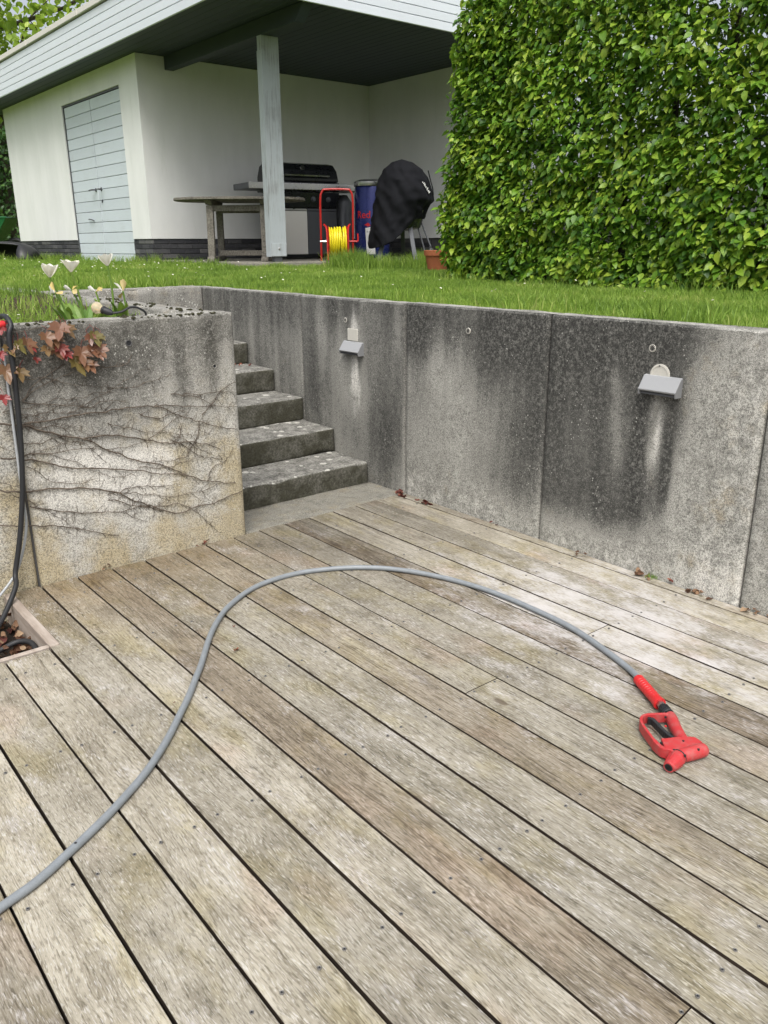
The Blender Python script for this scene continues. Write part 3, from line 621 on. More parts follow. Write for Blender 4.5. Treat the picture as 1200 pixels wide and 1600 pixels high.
# brick plinth
plinth = empty('plinth'); plinth.parent = shed
def shp(o): o.location = Vector(o.location) - Vector((SX, SY, SB)); return o
for lo_, hi_ in (((SX + 0.022, SY + 0.02, 0.95), (SX + 0.22, D0, PLZ - 0.004)), ((SX + 0.022, D1, 0.95), (SX + 0.22, YE, PLZ - 0.004)), ((SX + 0.23, SY + 0.022, 0.95), (XE, SY + 0.2, PLZ - 0.004)), ((XE + 0.022, 7.57, 0.95), (XE + 0.2, SY, PLZ - 0.004))):
    shp(MB().box(lo_, hi_).build('mortar_core', M_MORTAR, plinth))
BL, BH, BD = 0.205, 0.051, 0.03; CP = 0.0615
bme = {}
def brick(w, p, axis):
    key = (round(w, 3), axis)
    if key not in bme:
        lo, hi = ((0, 0, 0), (w, BD, BH)) if axis == 'x' else ((0, 0, 0), (BD, w, BH))
        bme[key] = MB().box(lo, hi).mesh('brick', bevel=0.003, seg=1); bme[key].materials.append(M_BRICK)
    shp(link('brick', bme[key], None, plinth, p))
for row in range(6):
    z = PLZ - 0.008 - (row + 1) * CP + 0.008
    for a, c in ((SY + 0.012, D0), (D1, YE)):
        y = a - (0.1075 if row % 2 else 0)
        while y < c - 0.03:
            y0 = max(y, a); y1 = min(y + BL, c)
            if y1 - y0 > 0.03: brick(y1 - y0, (SX + 0.012 + random.uniform(-.001, .001), y0, z), 'y')
            y += BL + 0.010
    x = SX + 0.045 - (0.1075 if row % 2 else 0)
    while x < XE - 0.03:
        x0 = max(x, SX + 0.045); x1 = min(x + BL, XE)
        if x1 - x0 > 0.03: brick(x1 - x0, (x0, SY + 0.012 + random.uniform(-.001, .001), z), 'x')
        x += BL + 0.010
    y = 9.0
    while y < SY - 0.03: brick(min(BL, SY - y), (XE + 0.012, y, z), 'y'); y += BL + 0.010
# double door of horizontal boards
DX = SX + 0.028
sh(MB().box((DX + 0.03, D0, 1.0), (DX + 0.09, D1, DZ)).build('door_backing', M_GREYM, shed))
fr = MB().box((DX - 0.012, D0 + 0.002, 1.05), (DX + 0.028, D0 + 0.022, DZ - 0.002)).box((DX - 0.012, D1 - 0.022, 1.05), (DX + 0.028, D1 - 0.002, DZ - 0.002)).box((DX - 0.012, D0 + 0.023, DZ - 0.024), (DX + 0.028, D1 - 0.023, DZ - 0.003))
sh(fr.build('door_frame', M_GREYM, shed))
mid = 12.04; nb = 15; bh = (DZ - 0.03 - 1.12) / nb
for a, c in ((D0 + 0.025, mid - 0.010), (mid + 0.010, D1 - 0.025)):
    d = empty('door'); d.parent = shed; d.location = (DX - SX, a - SY, 1.12 - SB)
    for i in range(nb):
        MB().box((0, 0, i * bh + 0.004), (0.026, c - a, (i + 1) * bh - 0.003)).build('door_board', M_DOOR, d, bevel=0.003, seg=1)
    sgn = 1 if a < mid - 0.1 else -1; hy = (c - a - 0.09) if sgn == 1 else 0.09
    hb_ = MB().lathe([(0.026, 0), (0.026, 0.008)], 14, Matrix.Translation((0, hy, 1.01)) @ Matrix.Rotation(-math.pi/2, 4, 'Y')).tube([(-0.008, hy, 1.01), (-0.055, hy, 1.01), (-0.06, hy - sgn * 0.02, 1.01), (-0.06, hy - sgn * 0.12, 1.005)], 0.011, 8)
    hb_.build('door_handle', M_GREYM, d, smooth=True)
    if sgn == 1: MB().lathe([(0.016, 0), (0.016, 0.01)], 12, Matrix.Translation((0, hy, 0.86)) @ Matrix.Rotation(-math.pi/2, 4, 'Y')).box((-0.016, hy - 0.006, 0.83), (-0.006, hy + 0.006, 0.87)).build('lock_cylinder', M_GREYM, d)
    else: MB().tube([(-0.02, 0.45, 0.62), (-0.03, 0.40, 0.625), (-0.03, 0.30, 0.615), (-0.01, 0.27, 0.60)], 0.008, 6).build('pull_hook', M_GREYM, d, smooth=True)
    for hz in (0.25, 1.05, 1.9): MB().tube([(-0.004, (0.0 if sgn == 1 else c - a), hz - 0.05), (-0.004, (0.0 if sgn == 1 else c - a), hz + 0.05)], 0.010, 8).build('hinge', M_GREYM, d)
# roof
RX0, RY0, RX1, RY1 = 4.25, 7.255, 8.75, 16.6
roof = empty('roof'); roof.parent = shed
def rf(o): o.location = Vector(o.location) - Vector((SX, SY, SB)); return o
FB = 0.088
for i in range(5):
    z = SOF - 0.012 + i * FB
    rf(MB().box((0, 0, 0), (0.024, RY1 - RY0, FB - 0.006)).build('fascia_board', M_FASCIA, roof, bevel=0.003, seg=1, loc=(RX0, RY0, z)))
    rf(MB().box((0, 0, 0), (RX1 - RX0 - 0.026, 0.024, FB - 0.006)).build('fascia_board', M_FASCIA, roof, bevel=0.003, seg=1, loc=(RX0 + 0.026, RY0, z)))
zt = SOF - 0.012 + 5 * FB
rf(MB().box((RX0 + 0.026, RY0 + 0.026, SOF + 0.03), (RX1 - 0.03, RY1 - 0.03, zt - 0.002)).build('roof_deck', M_GREYM, roof))
rf(MB().box((RX0 - 0.028, RY0 - 0.028, zt + 0.012), (RX0 + 0.2, RY1, zt + 0.075)).box((RX0 + 0.202, RY0 - 0.028, zt + 0.012), (RX1, RY0 + 0.2, zt + 0.075)).build('flashing', M_FLASH, roof, bevel=0.004, seg=1))
y = RY0
while y < RY1: rf(MB().box((-0.003, 0, 0), (0.02, 0.012, 0.068)).build('flashing_clip', M_FLASH, roof, loc=(RX0 - 0.03, y + 1.7, zt + 0.010))); y += 2.0
x = RX0 + 0.03; i = 0
while x < RX1 - 0.1:
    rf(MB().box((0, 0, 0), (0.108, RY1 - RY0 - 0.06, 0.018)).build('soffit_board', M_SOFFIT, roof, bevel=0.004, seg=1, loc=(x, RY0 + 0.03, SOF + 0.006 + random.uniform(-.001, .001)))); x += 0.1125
# beam and post
BX0, BX1 = 5.03, 5.15
bm_ = MB().prism([(7.30, SOF + 0.004), (7.47, 3.44), (SY + 0.05, 3.44), (SY + 0.05, SOF + 0.004)], BX0, BX1, Matrix(((0, 0, 1, 0), (1, 0, 0, 0), (0, 1, 0, 0), (0, 0, 0, 1))))
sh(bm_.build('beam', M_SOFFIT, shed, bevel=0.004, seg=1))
post = empty('post'); post.parent = shed; post.location = (5.135 - SX, 8.14 - SY, SLZ - SB)
MB().box((-0.105, -0.045, 0.055), (0.105, 0.045, 3.44 - SLZ)).build('post_shaft', M_POST, post, bevel=0.006)
MB().box((-0.110, -0.048, 0.055), (-0.106, 0.048, 3.30 - SLZ)).build('post_edge_strip', M_POST, post)
MB().box((-0.100, -0.052, 0.06), (0.098, -0.0455, 0.20)).build('post_shoe', M_POST, post, bevel=0.002, seg=1)
MB().lathe([(0.013, 0), (0.013, 0.006), (0.006, 0.010)], 8, Matrix.Translation((0.0, -0.052, 0.14)) @ Matrix.Rotation(math.pi/2, 4, 'X')).build('bolt', M_STEEL, post)
MB().box((-0.05, -0.03, 0.0), (0.05, 0.03, 0.054)).build('post_foot', M_GREYM, post)
# ================================================================== THINGS UNDER THE CARPORT
# wooden table
tb = empty('wooden_table', (5.15, 8.92, SLZ), R(-38), 'round-ended silvered wooden garden table behind the blue post', 'table')
TZ = 0.70
n = 15; W = 1.5; Dp = 0.98
for i in range(n):
    y0 = -Dp/2 + Dp * i / n + 0.004; y1 = -Dp/2 + Dp * (i + 1) / n - 0.004
    def hl(y): return W/2 * (1 - abs(2*y/Dp) ** 2.6) ** 0.42 * 0.99 + 0.02
    a, c = hl(min(abs(y0), Dp/2 - 1e-3) * (1 if y0 > 0 else -1)), hl(min(abs(y1), Dp/2 - 1e-3) * (1 if y1 > 0 else -1))
    MB().prism([(-a, y0), (a, y0), (c, y1), (-c, y1)], TZ - 0.028, TZ).build('table_slat', M_TABLE, tb, bevel=0.003, seg=1)
for x in (-0.31, 0.31):
    for y in (-0.34, 0.34): MB().bar((x, y, 0.05), (x * 0.98, y * 0.94, TZ - 0.09), 0.075, 0.075, (0, 1, 0)).build('leg', M_TABLE, tb, bevel=0.006)
    rn = [(-0.46, 0.0), (0.46, 0.0), (0.46, 0.03), (0.42, 0.055), (-0.42, 0.055), (-0.46, 0.03)]
    MB().prism(rn, x - 0.04, x + 0.04, Matrix(((0, 0, 1, 0), (1, 0, 0, 0), (0, 1, 0, 0), (0, 0, 0, 1)))).build('runner', M_TABLE, tb, bevel=0.004, seg=1)
    MB().prism([(-0.44, 0.05), (0.44, 0.05), (0.36, 0.0), (-0.36, 0.0)], x - 0.035, x + 0.035, Matrix(((0, 0, 1, 0), (1, 0, 0, 0), (0, 1, 0, TZ - 0.08), (0, 0, 0, 1)))).build('bearer', M_TABLE, tb, bevel=0.003, seg=1)
MB().box((-0.27, -0.03, 0.06), (0.27, 0.03, 0.12)).build('stretcher', M_TABLE, tb, bevel=0.004, seg=1)
for y in (-0.3, 0.3): MB().box((-0.27, y - 0.015, TZ - 0.15), (0.27, y + 0.015, TZ - 0.085)).build('apron', M_TABLE, tb, bevel=0.003, seg=1)
# gas grill
gr = empty('gas_grill', (6.39, 9.37, SLZ), R(-9), 'wide black and steel gas grill with closed lid, behind the table', 'grill')
HW = 0.80                                              # half width over the shelves; front at y = 0
MB().box((-0.42, 0.04, 0.03), (0.46, 0.56, 0.80)).build('cabinet', M_BLACKPL, gr, bevel=0.006)
MB().box((-0.415, 0.012, 0.06), (0.02, 0.038, 0.60)).build('cabinet_door', M_STEELD, gr, bevel=0.004, seg=1)
MB().box((0.026, 0.012, 0.06), (0.455, 0.038, 0.60)).build('cabinet_door', M_GREYM, gr, bevel=0.004, seg=1)
MB().box((-0.415, 0.004, 0.605), (0.02, 0.038, 0.632)).build('door_handle', M_STEEL, gr, bevel=0.004, seg=1)
MB().box((0.026, 0.004, 0.605), (0.455, 0.038, 0.632)).build('door_handle', M_GREYM, gr, bevel=0.004, seg=1)
MB().prism([(0.0, 0.645), (0.04, 0.645), (0.04, 0.83), (-0.03, 0.83)], -0.44, 0.48, Matrix(((0, 0, 1, 0), (1, 0, 0, 0), (0, 1, 0, 0), (0, 0, 0, 1)))).build('control_panel', M_BLACK, gr, bevel=0.004, seg=1)
for x in (-0.32, -0.12, 0.10, 0.32):
    MB().lathe([(0.034, 0), (0.034, 0.012), (0.024, 0.014), (0.021, 0.036), (0.0, 0.037)], 16, Matrix.Translation((x, -0.014, 0.745)) @ Matrix.Rotation(math.pi/2, 4, 'X')).build('knob', M_GREYM, gr, smooth=True)
for a, c in ((-HW, -0.46), (0.49, HW + 0.05)):
    MB().box((a, -0.03, 0.86), (c, 0.50, 0.93)).build('side_shelf', M_GREYM, gr, bevel=0.004, seg=1)
MB().box((-HW + 0.001, -0.055, 0.855), (HW + 0.049, -0.031, 0.935)).build('front_rail', M_STEEL, gr, bevel=0.006)
MB().box((-0.455, -0.028, 0.84), (0.485, 0.54, 0.95)).build('firebox', M_BLACK, gr, bevel=0.01)
lid = [(-0.01, 0.955), (-0.012, 1.0), (0.03, 1.10), (0.13, 1.18), (0.28, 1.205), (0.45, 1.16), (0.53, 1.03), (0.53, 0.955)]
MB().prism(lid, -0.45, 0.48, Matrix(((0, 0, 1, 0), (1, 0, 0, 0), (0, 1, 0, 0), (0, 0, 0, 1)))).build('lid', M_BLACK, gr, bevel=0.018, seg=3)
MB().tube([(-0.30, 0.0, 1.02), (-0.30, -0.05, 1.03), (0.33, -0.05, 1.03), (0.33, 0.0, 1.02)], 0.012, 8).build('lid_handle', M_STEEL, gr, smooth=True)
MB().lathe([(0.036, 0), (0.034, 0.006), (0.0, 0.008)], 18, Matrix.Translation((0.0, 0.065, 1.132)) @ Matrix.Rotation(R(50), 4, 'X')).build('thermometer', M_STEEL, gr, smooth=True)
for x in (-0.38, 0.42):
    for y in (0.10, 0.50): MB().lathe([(0.028, -0.015), (0.028, 0.015)], 12, Matrix.Translation((x, y, 0.028)) @ Matrix.Rotation(math.pi/2, 4, 'Y')).build('castor', M_BLACKPL, gr)
MB().tube([(0, 0, 0.0), (0, 0, 0.66), (0, 0, 0.76)], [0.13, 0.13, 0.06], 18).build('gas_bottle_cover', M_GREYM, gr, smooth=True, loc=(0.66, 0.22, 0.06))
# hose reel with coiled yellow hose
hr = empty('hose_reel', (5.83, 7.93, SLZ), R(-33), 'red tubular hose reel wound with bright yellow hose', 'hose reel')
fw, fh = 0.185, 0.775
for ysgn in (1,):
    pts = spline([(-fw, 0.10, 0.0), (-fw, 0.05, 0.3), (-fw, 0.0, 0.66), (-fw + 0.025, -0.005, 0.755), (-fw + 0.07, -0.005, fh), (fw - 0.07, -0.005, fh), (fw - 0.025, -0.005, 0.755), (fw, 0.0, 0.66), (fw, 0.05, 0.3), (fw, 0.10, 0.0)], 6)
    MB().tube(pts, 0.012, 8).build('frame', M_REDREEL, hr, smooth=True)
for s in (-1, 1):
    MB().tube(spline([(s * 0.118, -0.12, 0.012), (s * 0.118, -0.10, 0.2), (s * 0.125, -0.03, 0.36), (s * 0.15, 0.04, 0.40)], 6), 0.011, 8).build('leg', M_REDREEL, hr, smooth=True)
    MB().lathe([(0.165, -0.004), (0.170, 0.0), (0.165, 0.004), (0.155, 0.004), (0.155, -0.004)], 28, Matrix.Translation((s * 0.105, -0.02, 0.215)) @ Matrix.Rotation(math.pi/2, 4, 'Y'), cap=False).build('drum_rim', M_REDREEL, hr, smooth=True)
    for t in range(4):
        an = t * math.pi / 2 + 0.4; MB().bar((s * 0.105, -0.02, 0.215), (s * 0.105, -0.02 + 0.16 * math.cos(an), 0.215 + 0.16 * math.sin(an)), 0.012, 0.006).build('spoke', M_REDREEL, hr)
MB().lathe([(0.06, -0.105), (0.06, 0.105)], 16, Matrix.Translation((0, -0.02, 0.215)) @ Matrix.Rotation(math.pi/2, 4, 'Y')).build('drum', M_REDREEL, hr, smooth=True)
for layer, (rad, cnt) in enumerate(((0.10, 9), (0.128, 9), (0.152, 8))):
    for i in range(cnt):
        x = -0.088 + 0.176 * i / (cnt - 1); jit = random.uniform(-.006, .008); sk = random.uniform(-.012, .012)
        pts = [(x + sk * math.sin(t * math.pi / 12), -0.02 + (rad + jit) * math.cos(t * math.pi / 12), 0.215 + (rad + jit) * math.sin(t * math.pi / 12)) for t in range(24)]
        MB().tube(pts, 0.0112, 7, closed=True).build('hose_loop', M_YELLOW, hr, smooth=True)
MB().tube(spline([(0.112, -0.02, 0.215), (0.20, -0.02, 0.215), (0.235, -0.02, 0.22), (0.235, -0.02, 0.30)], 4), 0.010, 8).build('crank_handle', M_REDREEL, hr, smooth=True)
MB().tube([(-0.11, -0.02, 0.215), (-0.20, -0.02, 0.215)], [0.014, 0.009], 8).build('inlet', M_SILVER, hr, smooth=True)
# blue drinks cooler
cl = empty('drinks_cooler', (6.98, 8.72, SLZ), R(-38), 'tall dark blue round drinks cooler with silver lid, red lettering', 'cooler')
CR = 0.225
MB().lathe([(CR - 0.03, 0.0), (CR, 0.03), (CR, 0.86), (CR - 0.012, 0.885)], 40).build('body', M_BLUE, cl, smooth=True)
MB().lathe([(CR + 0.004, 0.885), (CR + 0.010, 0.90), (CR + 0.010, 0.935), (CR - 0.01, 0.955), (CR - 0.05, 0.965)], 40).build('lid', M_SILVER, cl, smooth=True)
def wrap(o, r):
    for v in o.data.vertices:
        x, y, z = v.co; a = x / CR - math.pi / 2; rr = r + (0.0008 if z > 0 else 0); v.co = (rr * math.cos(a), rr * math.sin(a), y)
def text_part(txt, size, x, z, m, parent, r, bold=False):
    cu = bpy.data.curves.new('txt', 'FONT'); cu.body = txt; cu.size = size; cu.extrude = 0.0006; cu.offset = 0.002 if bold else 0; cu.resolution_u = 3
    t = bpy.data.objects.new('txt', cu); COL.objects.link(t); bpy.context.view_layer.update()
    me = bpy.data.meshes.new_from_object(t.evaluated_get(bpy.context.evaluated_depsgraph_get())); bpy.data.objects.remove(t)
    bm = bmesh.new(); bm.from_mesh(me); bmesh.ops.translate(bm, verts=bm.verts, vec=(x, z, 0)); bm.to_mesh(me); bm.free(); me.materials.clear()
    o = link('lettering', me, m, parent); wrap(o, r); return o
text_part('Red Bull', 0.125, -0.22, 0.50, M_REDP, cl, CR + 0.002, True)
wp = MB(); NN = 10
for i in range(NN + 1):
    for zz in (0.06, 0.38): a = -math.pi/2 + (-0.42 + 0.5 * i / NN + (0.08 if zz < 0.1 else 0)); wp.v.append(((CR + 0.0015) * math.cos(a), (CR + 0.0015) * math.sin(a), zz + (0.02 * i / NN if zz > 0.1 else 0)))
for i in range(NN): wp.f.append((2*i, 2*i + 2, 2*i + 3, 2*i + 1))
wp.build('white_panel', M_WHITEP, cl)
for dz, dx in ((0.42, -0.06), (0.44, 0.03)):             # red emblem, a rough splash shape
    eb = MB(); pts = [(0.035 * math.cos(t) * (1 + .35 * math.sin(3*t + dx*40)), 0.018 * math.sin(t) * (1 + .3 * math.cos(4*t))) for t in [k * math.pi / 9 for k in range(18)]]
    eb.prism([(a + dx, c + dz) for a, c in pts], 0, 0.0006); o = eb.build('emblem', M_REDP, cl); wrap(o, CR + 0.002)
text_part('R O', 0.03, -0.075, 0.325, M_GREYM, cl, CR + 0.0035)
# kettle grill under a black cover
kg = empty('covered_grill', (6.52, 7.60, SLZ), R(-40), 'round grill on legs under a loose black fabric cover', 'grill')
def cover_mesh():
    b = MB(); seg = 90; nr = 44
    left = [(0, 1.10), (.10, 1.075), (.19, 1.0), (.25, .88), (.285, .74), (.305, .6), (.325, .45), (.345, .30), (.36, .14)]
    right = [(0, 1.10), (.12, 1.07), (.22, .99), (.29, .88), (.345, .76), (.355, .66), (.30, .58), (.275, .52), (.255, .46)]
    def along(pr, h):
        x = h * (len(pr) - 1); i = min(int(x), len(pr) - 2); t = x - i; return pr[i][0] * (1 - t) + pr[i+1][0] * t, pr[i][1] * (1 - t) + pr[i+1][1] * t
    def ridge(v): return 1 - abs(mnoise.noise(v)) * 2.6
    for i in range(nr + 1):
        h = i / nr
        for j in range(seg):
            a = 2 * math.pi * j / seg; ca, sa = math.cos(a), math.sin(a); k = float(ssn(ca, -.75, .75))
            rl, zl = along(left, h); rr_, zr = along(right, h); r = rl * (1 - k) + rr_ * k; z = zl * (1 - k) + zr * k
            q = Vector((ca * r * 4.5, sa * r * 4.5, z * 4.0))
            fold = .022 * ridge(q + Vector((z * 3, 0, ca * 2))) * min(1, h * 3) + .016 * h * math.sin(a * 9 + 3 * math.sin(a * 2 + 1) + z * 6) + .010 * ridge(q * 2.3 + Vector((4, 2, 0)))
            sag = .02 * mnoise.noise(Vector((a * 1.3, 3, 1))) * h
            b.v.append(((r + fold * min(1, r * 7)) * ca, (r + fold * min(1, r * 7)) * sa, z + sag + .015 * mnoise.noise(q)))
    for i in range(nr):
        for j in range(seg): b.f.append((i*seg + j, i*seg + (j+1) % seg, (i+1)*seg + (j+1) % seg, (i+1)*seg + j))
    b.f.append(tuple(range(seg))); return b
o = cover_mesh().build('cover', M_COVER, kg, smooth=True)
pi_ = MB(); pi_.tube(spline([(0.30, -0.16, 0.97), (0.33, -0.15, 0.86), (0.355, -0.14, 0.78), (0.365, -0.13, 0.70)], 5), 0.006, 6).build('seam_piping', M_COVER, kg, smooth=True)
lg = MB()
for t in range(9): lg.box((-0.006, -0.002, 0), (0.006, 0.0, 0.012 + 0.006 * (t % 3)), Matrix.Translation((0.235 + t * 0.009 + (t % 2) * 0.004, -0.256 + t * 0.0078, 0.835 - t * 0.013)) @ Matrix.Rotation(R(38), 4, 'Z') @ Matrix.Rotation(R(25 * (t % 3)), 4, 'Y'))
lg.build('cover_logo', M_WHITEP, kg)
for k, (x, y) in enumerate(((-0.20, -0.14), (0.12, -0.20), (0.02, 0.24))):
    MB().bar((x * 0.75, y * 0.75, 0.42), (x * 1.35, y * 1.25, 0.0), 0.05, 0.05, (0, 1, 0)).build('leg', M_GREYM, kg, bevel=0.004, seg=1)
for dx in (0.0, 0.05): MB().tube([(0.17 + dx, -0.02, 0.45), (0.30 + dx * 2, -0.06, 0.02)], 0.010, 6).build('wheel_strut', M_GREYM, kg, smooth=True)
MB().lathe([(0.075, -0.015), (0.08, 0.0), (0.075, 0.015)], 16, Matrix.Translation((0.34, -0.09, 0.08)) @ Matrix.Rotation(math.pi/2, 4, 'Y')).build('wheel', M_BLACKPL, kg, smooth=True)
MB().tube([(0, 0, 0.33), (0, 0, 0.36), (0, 0, 0.55)], [0.10, 0.22, 0.29], 18).build('kettle', M_BLACK, kg, smooth=True)
# terracotta pot
tp = empty('terracotta_pot', (6.17, 6.60, lawnz(6.17, 6.6)), 0, 'terracotta flower pot at the foot of the green hedge', 'flower pot')
MB().lathe([(0.10, 0.0), (0.128, 0.15), (0.130, 0.155), (0.142, 0.155), (0.147, 0.205), (0.140, 0.208), (0.130, 0.20), (0.125, 0.18)], 30).build('pot_body', M_TERRA, tp, smooth=True)
MB().lathe([(0.124, 0.176), (0.05, 0.188)], 20).build('pot_soil', M_SOIL, tp, smooth=True)
# green wheelbarrow and black plastic hood at the far end of the shed
wb = empty('wheelbarrow', (4.35, 16.75, lawnz(4.35, 16.75)), R(-35), 'green wheelbarrow with orange wheel beyond the far corner of the shed', 'wheelbarrow')
tr = MB(); lo_ = [(-0.42, -0.24, 0.30), (0.16, -0.24, 0.30), (0.16, 0.24, 0.30), (-0.42, 0.24, 0.30)]; hi_ = [(-0.72, -0.36, 0.70), (0.48, -0.36, 0.72), (0.48, 0.36, 0.72), (-0.72, 0.36, 0.70)]
tr.add(lo_ + hi_, [(3, 2, 1, 0), (0, 1, 5, 4), (1, 2, 6, 5), (2, 3, 7, 6), (3, 0, 4, 7)])
o = tr.build('tray', M_GREEN, wb); sm = o.modifiers.new('thick', 'SOLIDIFY'); sm.thickness = 0.008
MB().tube([Vector(v) for v in hi_], 0.014, 8, closed=True).build('tray_rim', M_GREEN, wb, smooth=True)
for s in (-1, 1):
    MB().tube(spline([(-1.15, s * 0.28, 0.50), (-0.6, s * 0.24, 0.30), (0.1, s * 0.18, 0.27), (0.48, s * 0.06, 0.20)], 5), 0.017, 8).build('handle', M_GREYM, wb, smooth=True)
    MB().tube([(-0.35, s * 0.22, 0.28), (-0.42, s * 0.26, 0.0)], 0.015, 8).build('leg', M_GREYM, wb)
whl = empty('wheel', (0.47, 0, 0.19)); whl.parent = wb
MB().tube([(0.15 * math.cos(t * math.pi / 12), 0, 0.15 * math.sin(t * math.pi / 12)) for t in range(24)], 0.042, 10, closed=True).build('tyre', M_BLACKPL, whl, smooth=True)
MB().lathe([(0.11, -0.03), (0.05, -0.012), (0.05, 0.012), (0.11, 0.03)], 20, Matrix.Rotation(math.pi/2, 4, 'X')).build('rim', M_RUST, whl, smooth=True)
hd = empty('plastic_hood', (3.80, 13.9, lawnz(3.8, 13.9)), R(-40), 'low black curved plastic hood lying on the lawn beside the green wheelbarrow', 'plastic hood')
sb2 = MB(); nsg, nln = 14, 14
for i in range(nln + 1):
    u = -1 + 2 * i / nln; e = (1 - abs(u) ** 3.2) ** 0.5
    for j in range(nsg + 1):
        a = math.pi * j / nsg; sb2.v.append((0.52 * u, 0.30 * math.cos(a) * (0.6 + 0.4 * e), 0.30 * math.sin(a) * (0.25 + 0.75 * e) * (1 - 0.06 * u)))
for i in range(nln):
    for j in range(nsg):
        if 3 <= i <= 10 and 9 <= j: continue             # open arch on the near side
        a = i*(nsg+1) + j; sb2.f.append((a, a + nsg + 1, a + nsg + 2, a + 1))
o = sb2.build('shell', M_BLACKPL, hd, smooth=True); sm = o.modifiers.new('thick', 'SOLIDIFY'); sm.thickness = 0.018
MB().box((-0.30, -0.27, 0.20), (-0.12, -0.24, 0.23)).build('handle_slot', M_GREYM, hd, bevel=0.005)
# ================================================================== WALL LAMPS
def wall_lamp(y, z, wd, h, label):
    L = empty('wall_lamp', (WALLX, y, z), 0, label, 'wall lamp', 'lamps on the retaining wall')
    d = 0.048; t = 0.012
    # sloping front plate: top edge on the wall, bottom edge standing out
    MB().add([(-0.012, -wd/2, h/2), (-0.012, wd/2, h/2), (-d, wd/2, -h/2 + 0.006), (-d, -wd/2, -h/2 + 0.006), (0.0, -wd/2, h/2 + 0.002), (0.0, wd/2, h/2 + 0.002), (-d + 0.006, wd/2, -h/2 - 0.002), (-d + 0.006, -wd/2, -h/2 - 0.002)],
             [(0, 1, 2, 3), (7, 6, 5, 4), (0, 4, 5, 1), (2, 6, 7, 3), (1, 5, 6, 2), (0, 3, 7, 4)]).build('front_plate', M_LAMP, L, bevel=0.0015, seg=1)
    for s in (-1, 1):
        y0 = s * wd/2; y1 = s * (wd/2 - 0.004)
        MB().prism([(0.0, h/2), (-0.012, h/2 - 0.001), (-d, -h/2 + 0.005), (-d + 0.004, -h/2 - 0.016), (0.0, -h/2 - 0.016)], min(y0, y1) + 0.0006 * s, max(y0, y1) + 0.0006 * s, Matrix(((1, 0, 0, 0), (0, 0, 1, 0), (0, 1, 0, 0), (0, 0, 0, 1)))).build('side_cheek', M_LAMPD, L)
    MB().box((-d + 0.014, -wd/2 + 0.006, -h/2 - 0.014), (-0.002, wd/2 - 0.006, -h/2 - 0.006)).build('diffuser', M_GREYM, L)
    MB().box((-0.006, -wd/2 + 0.005, -h/2 - 0.014), (0.001, wd/2 - 0.005, h/2 - 0.004)).build('back_plate', M_LAMPD, L)
    return L
L1 = wall_lamp(3.872, 0.80, 0.185, 0.058, 'small wedge-shaped grey wall lamp nearer the steps')
MB().box((-0.005, -0.035, 0.035), (0.001, 0.06, 0.105)).build('mortar_patch', M_PLASTER, L1, bevel=0.002)
L2 = wall_lamp(1.806, 0.836, 0.17, 0.060, 'larger-looking wedge-shaped grey wall lamp below a round white plate, right side of the wall')
MB().lathe([(0.044, 0.0), (0.044, 0.006), (0.036, 0.007), (0.035, 0.005), (0.0, 0.005)], 28, Matrix.Translation((0, 0.018, 0.034)) @ Matrix.Rotation(-math.pi/2, 4, 'Y')).build('round_plate', M_PLASTER, L2, smooth=True)
MB().lathe([(0.003, 0.0), (0.003, 0.002)], 8, Matrix.Translation((-0.0065, 0.022, 0.071)) @ Matrix.Rotation(-math.pi/2, 4, 'Y')).build('plate_screw', M_GREYM, L2)
# ================================================================== HOSE AND SPRAY GUN
HR_ = 0.0108
hp = [(-0.75, 1.30), (-0.3, 1.43), (0.0, 1.53)] + [tuple(onz(q, HR_)[:2]) for q in [(0,1420),(50,1383),(100,1340),(150,1293),(200,1240),(240,1190),(280,1120),(310,1050),(330,990),(355,950),(400,917),(460,897),(530,888),(600,888),(680,900),(760,922),(840,955),(900,985),(950,1020),(985,1047)]]
g = [onz(q, 0.022) for q in ((997, 1061), (1031, 1100))]
hz = [Vector((x, y, HR_ + 0.0006)) for x, y in hp] + [g[0] + (g[1] - g[0]) * 0.35]
hose = empty('garden_hose', hz[8], 0, 'grey rubber garden hose curving across the wooden deck', 'hose')
hl_ = spline([p - hz[8] for p in hz], 7)
hl_ = [p + Vector((mnoise.noise(p * 9) * 0.002, mnoise.noise(p * 9 + Vector((5, 5, 5))) * 0.002, 0)) for p in hl_]
MB().tube(hl_, HR_, 14).build('hose_tube', M_HOSE, hose, smooth=True)
for q in ((331, 1003), (118, 1317)):
    p = onz(q, 2 * HR_) - hz[8]; MB().lathe([(0.004, 0), (0.003, 0.001)], 8, Matrix.Translation((p.x, p.y, 2 * HR_ - hz[8].z))).build('nick', M_BLACKPL, hose)
d_ = (g[1] - g[0]); dn_ = d_.normalized()
sl = MB(); prof = [(0, .0165), (.03, .0185), (.06, .0175), (.10, .0172), (.5, .0172), (.86, .0182), (.95, .0205), (1.0, .0200)]
sl.tube([g[0] + d_ * t for t, r in prof], [r for t, r in prof], 18)
sl.build('protective_sleeve', M_RED, hose, smooth=True).location = -hz[8]
for t in (.16, .24, .32, .40, .48, .56, .64, .72, .80):
    MB().tube([g[0] + d_ * (t - .012), g[0] + d_ * t, g[0] + d_ * (t + .012)], [.0165, .0183, .0165], 18).build('sleeve_rib', M_RED, hose, smooth=True).location = -hz[8]
ZG = 0.024
def gp(u, v): return onz((940 + u / 5.4545, 1020 + v / 5.4545), ZG)       # reading points off the lying gun, at its mid height
gc = gp(700, 780)
gun = empty('spray_gun', (gc.x, gc.y, 0), 0, 'scuffed red plastic spray gun with black trigger lying on the deck', 'spray gun')
def gl(u, v, dz=0.0): p = gp(u, v); return Vector((p.x - gc.x, p.y - gc.y, ZG + dz))
a, c = g[1] - Vector((gc.x, gc.y, 0)), gl(575, 535)
a.z = ZG
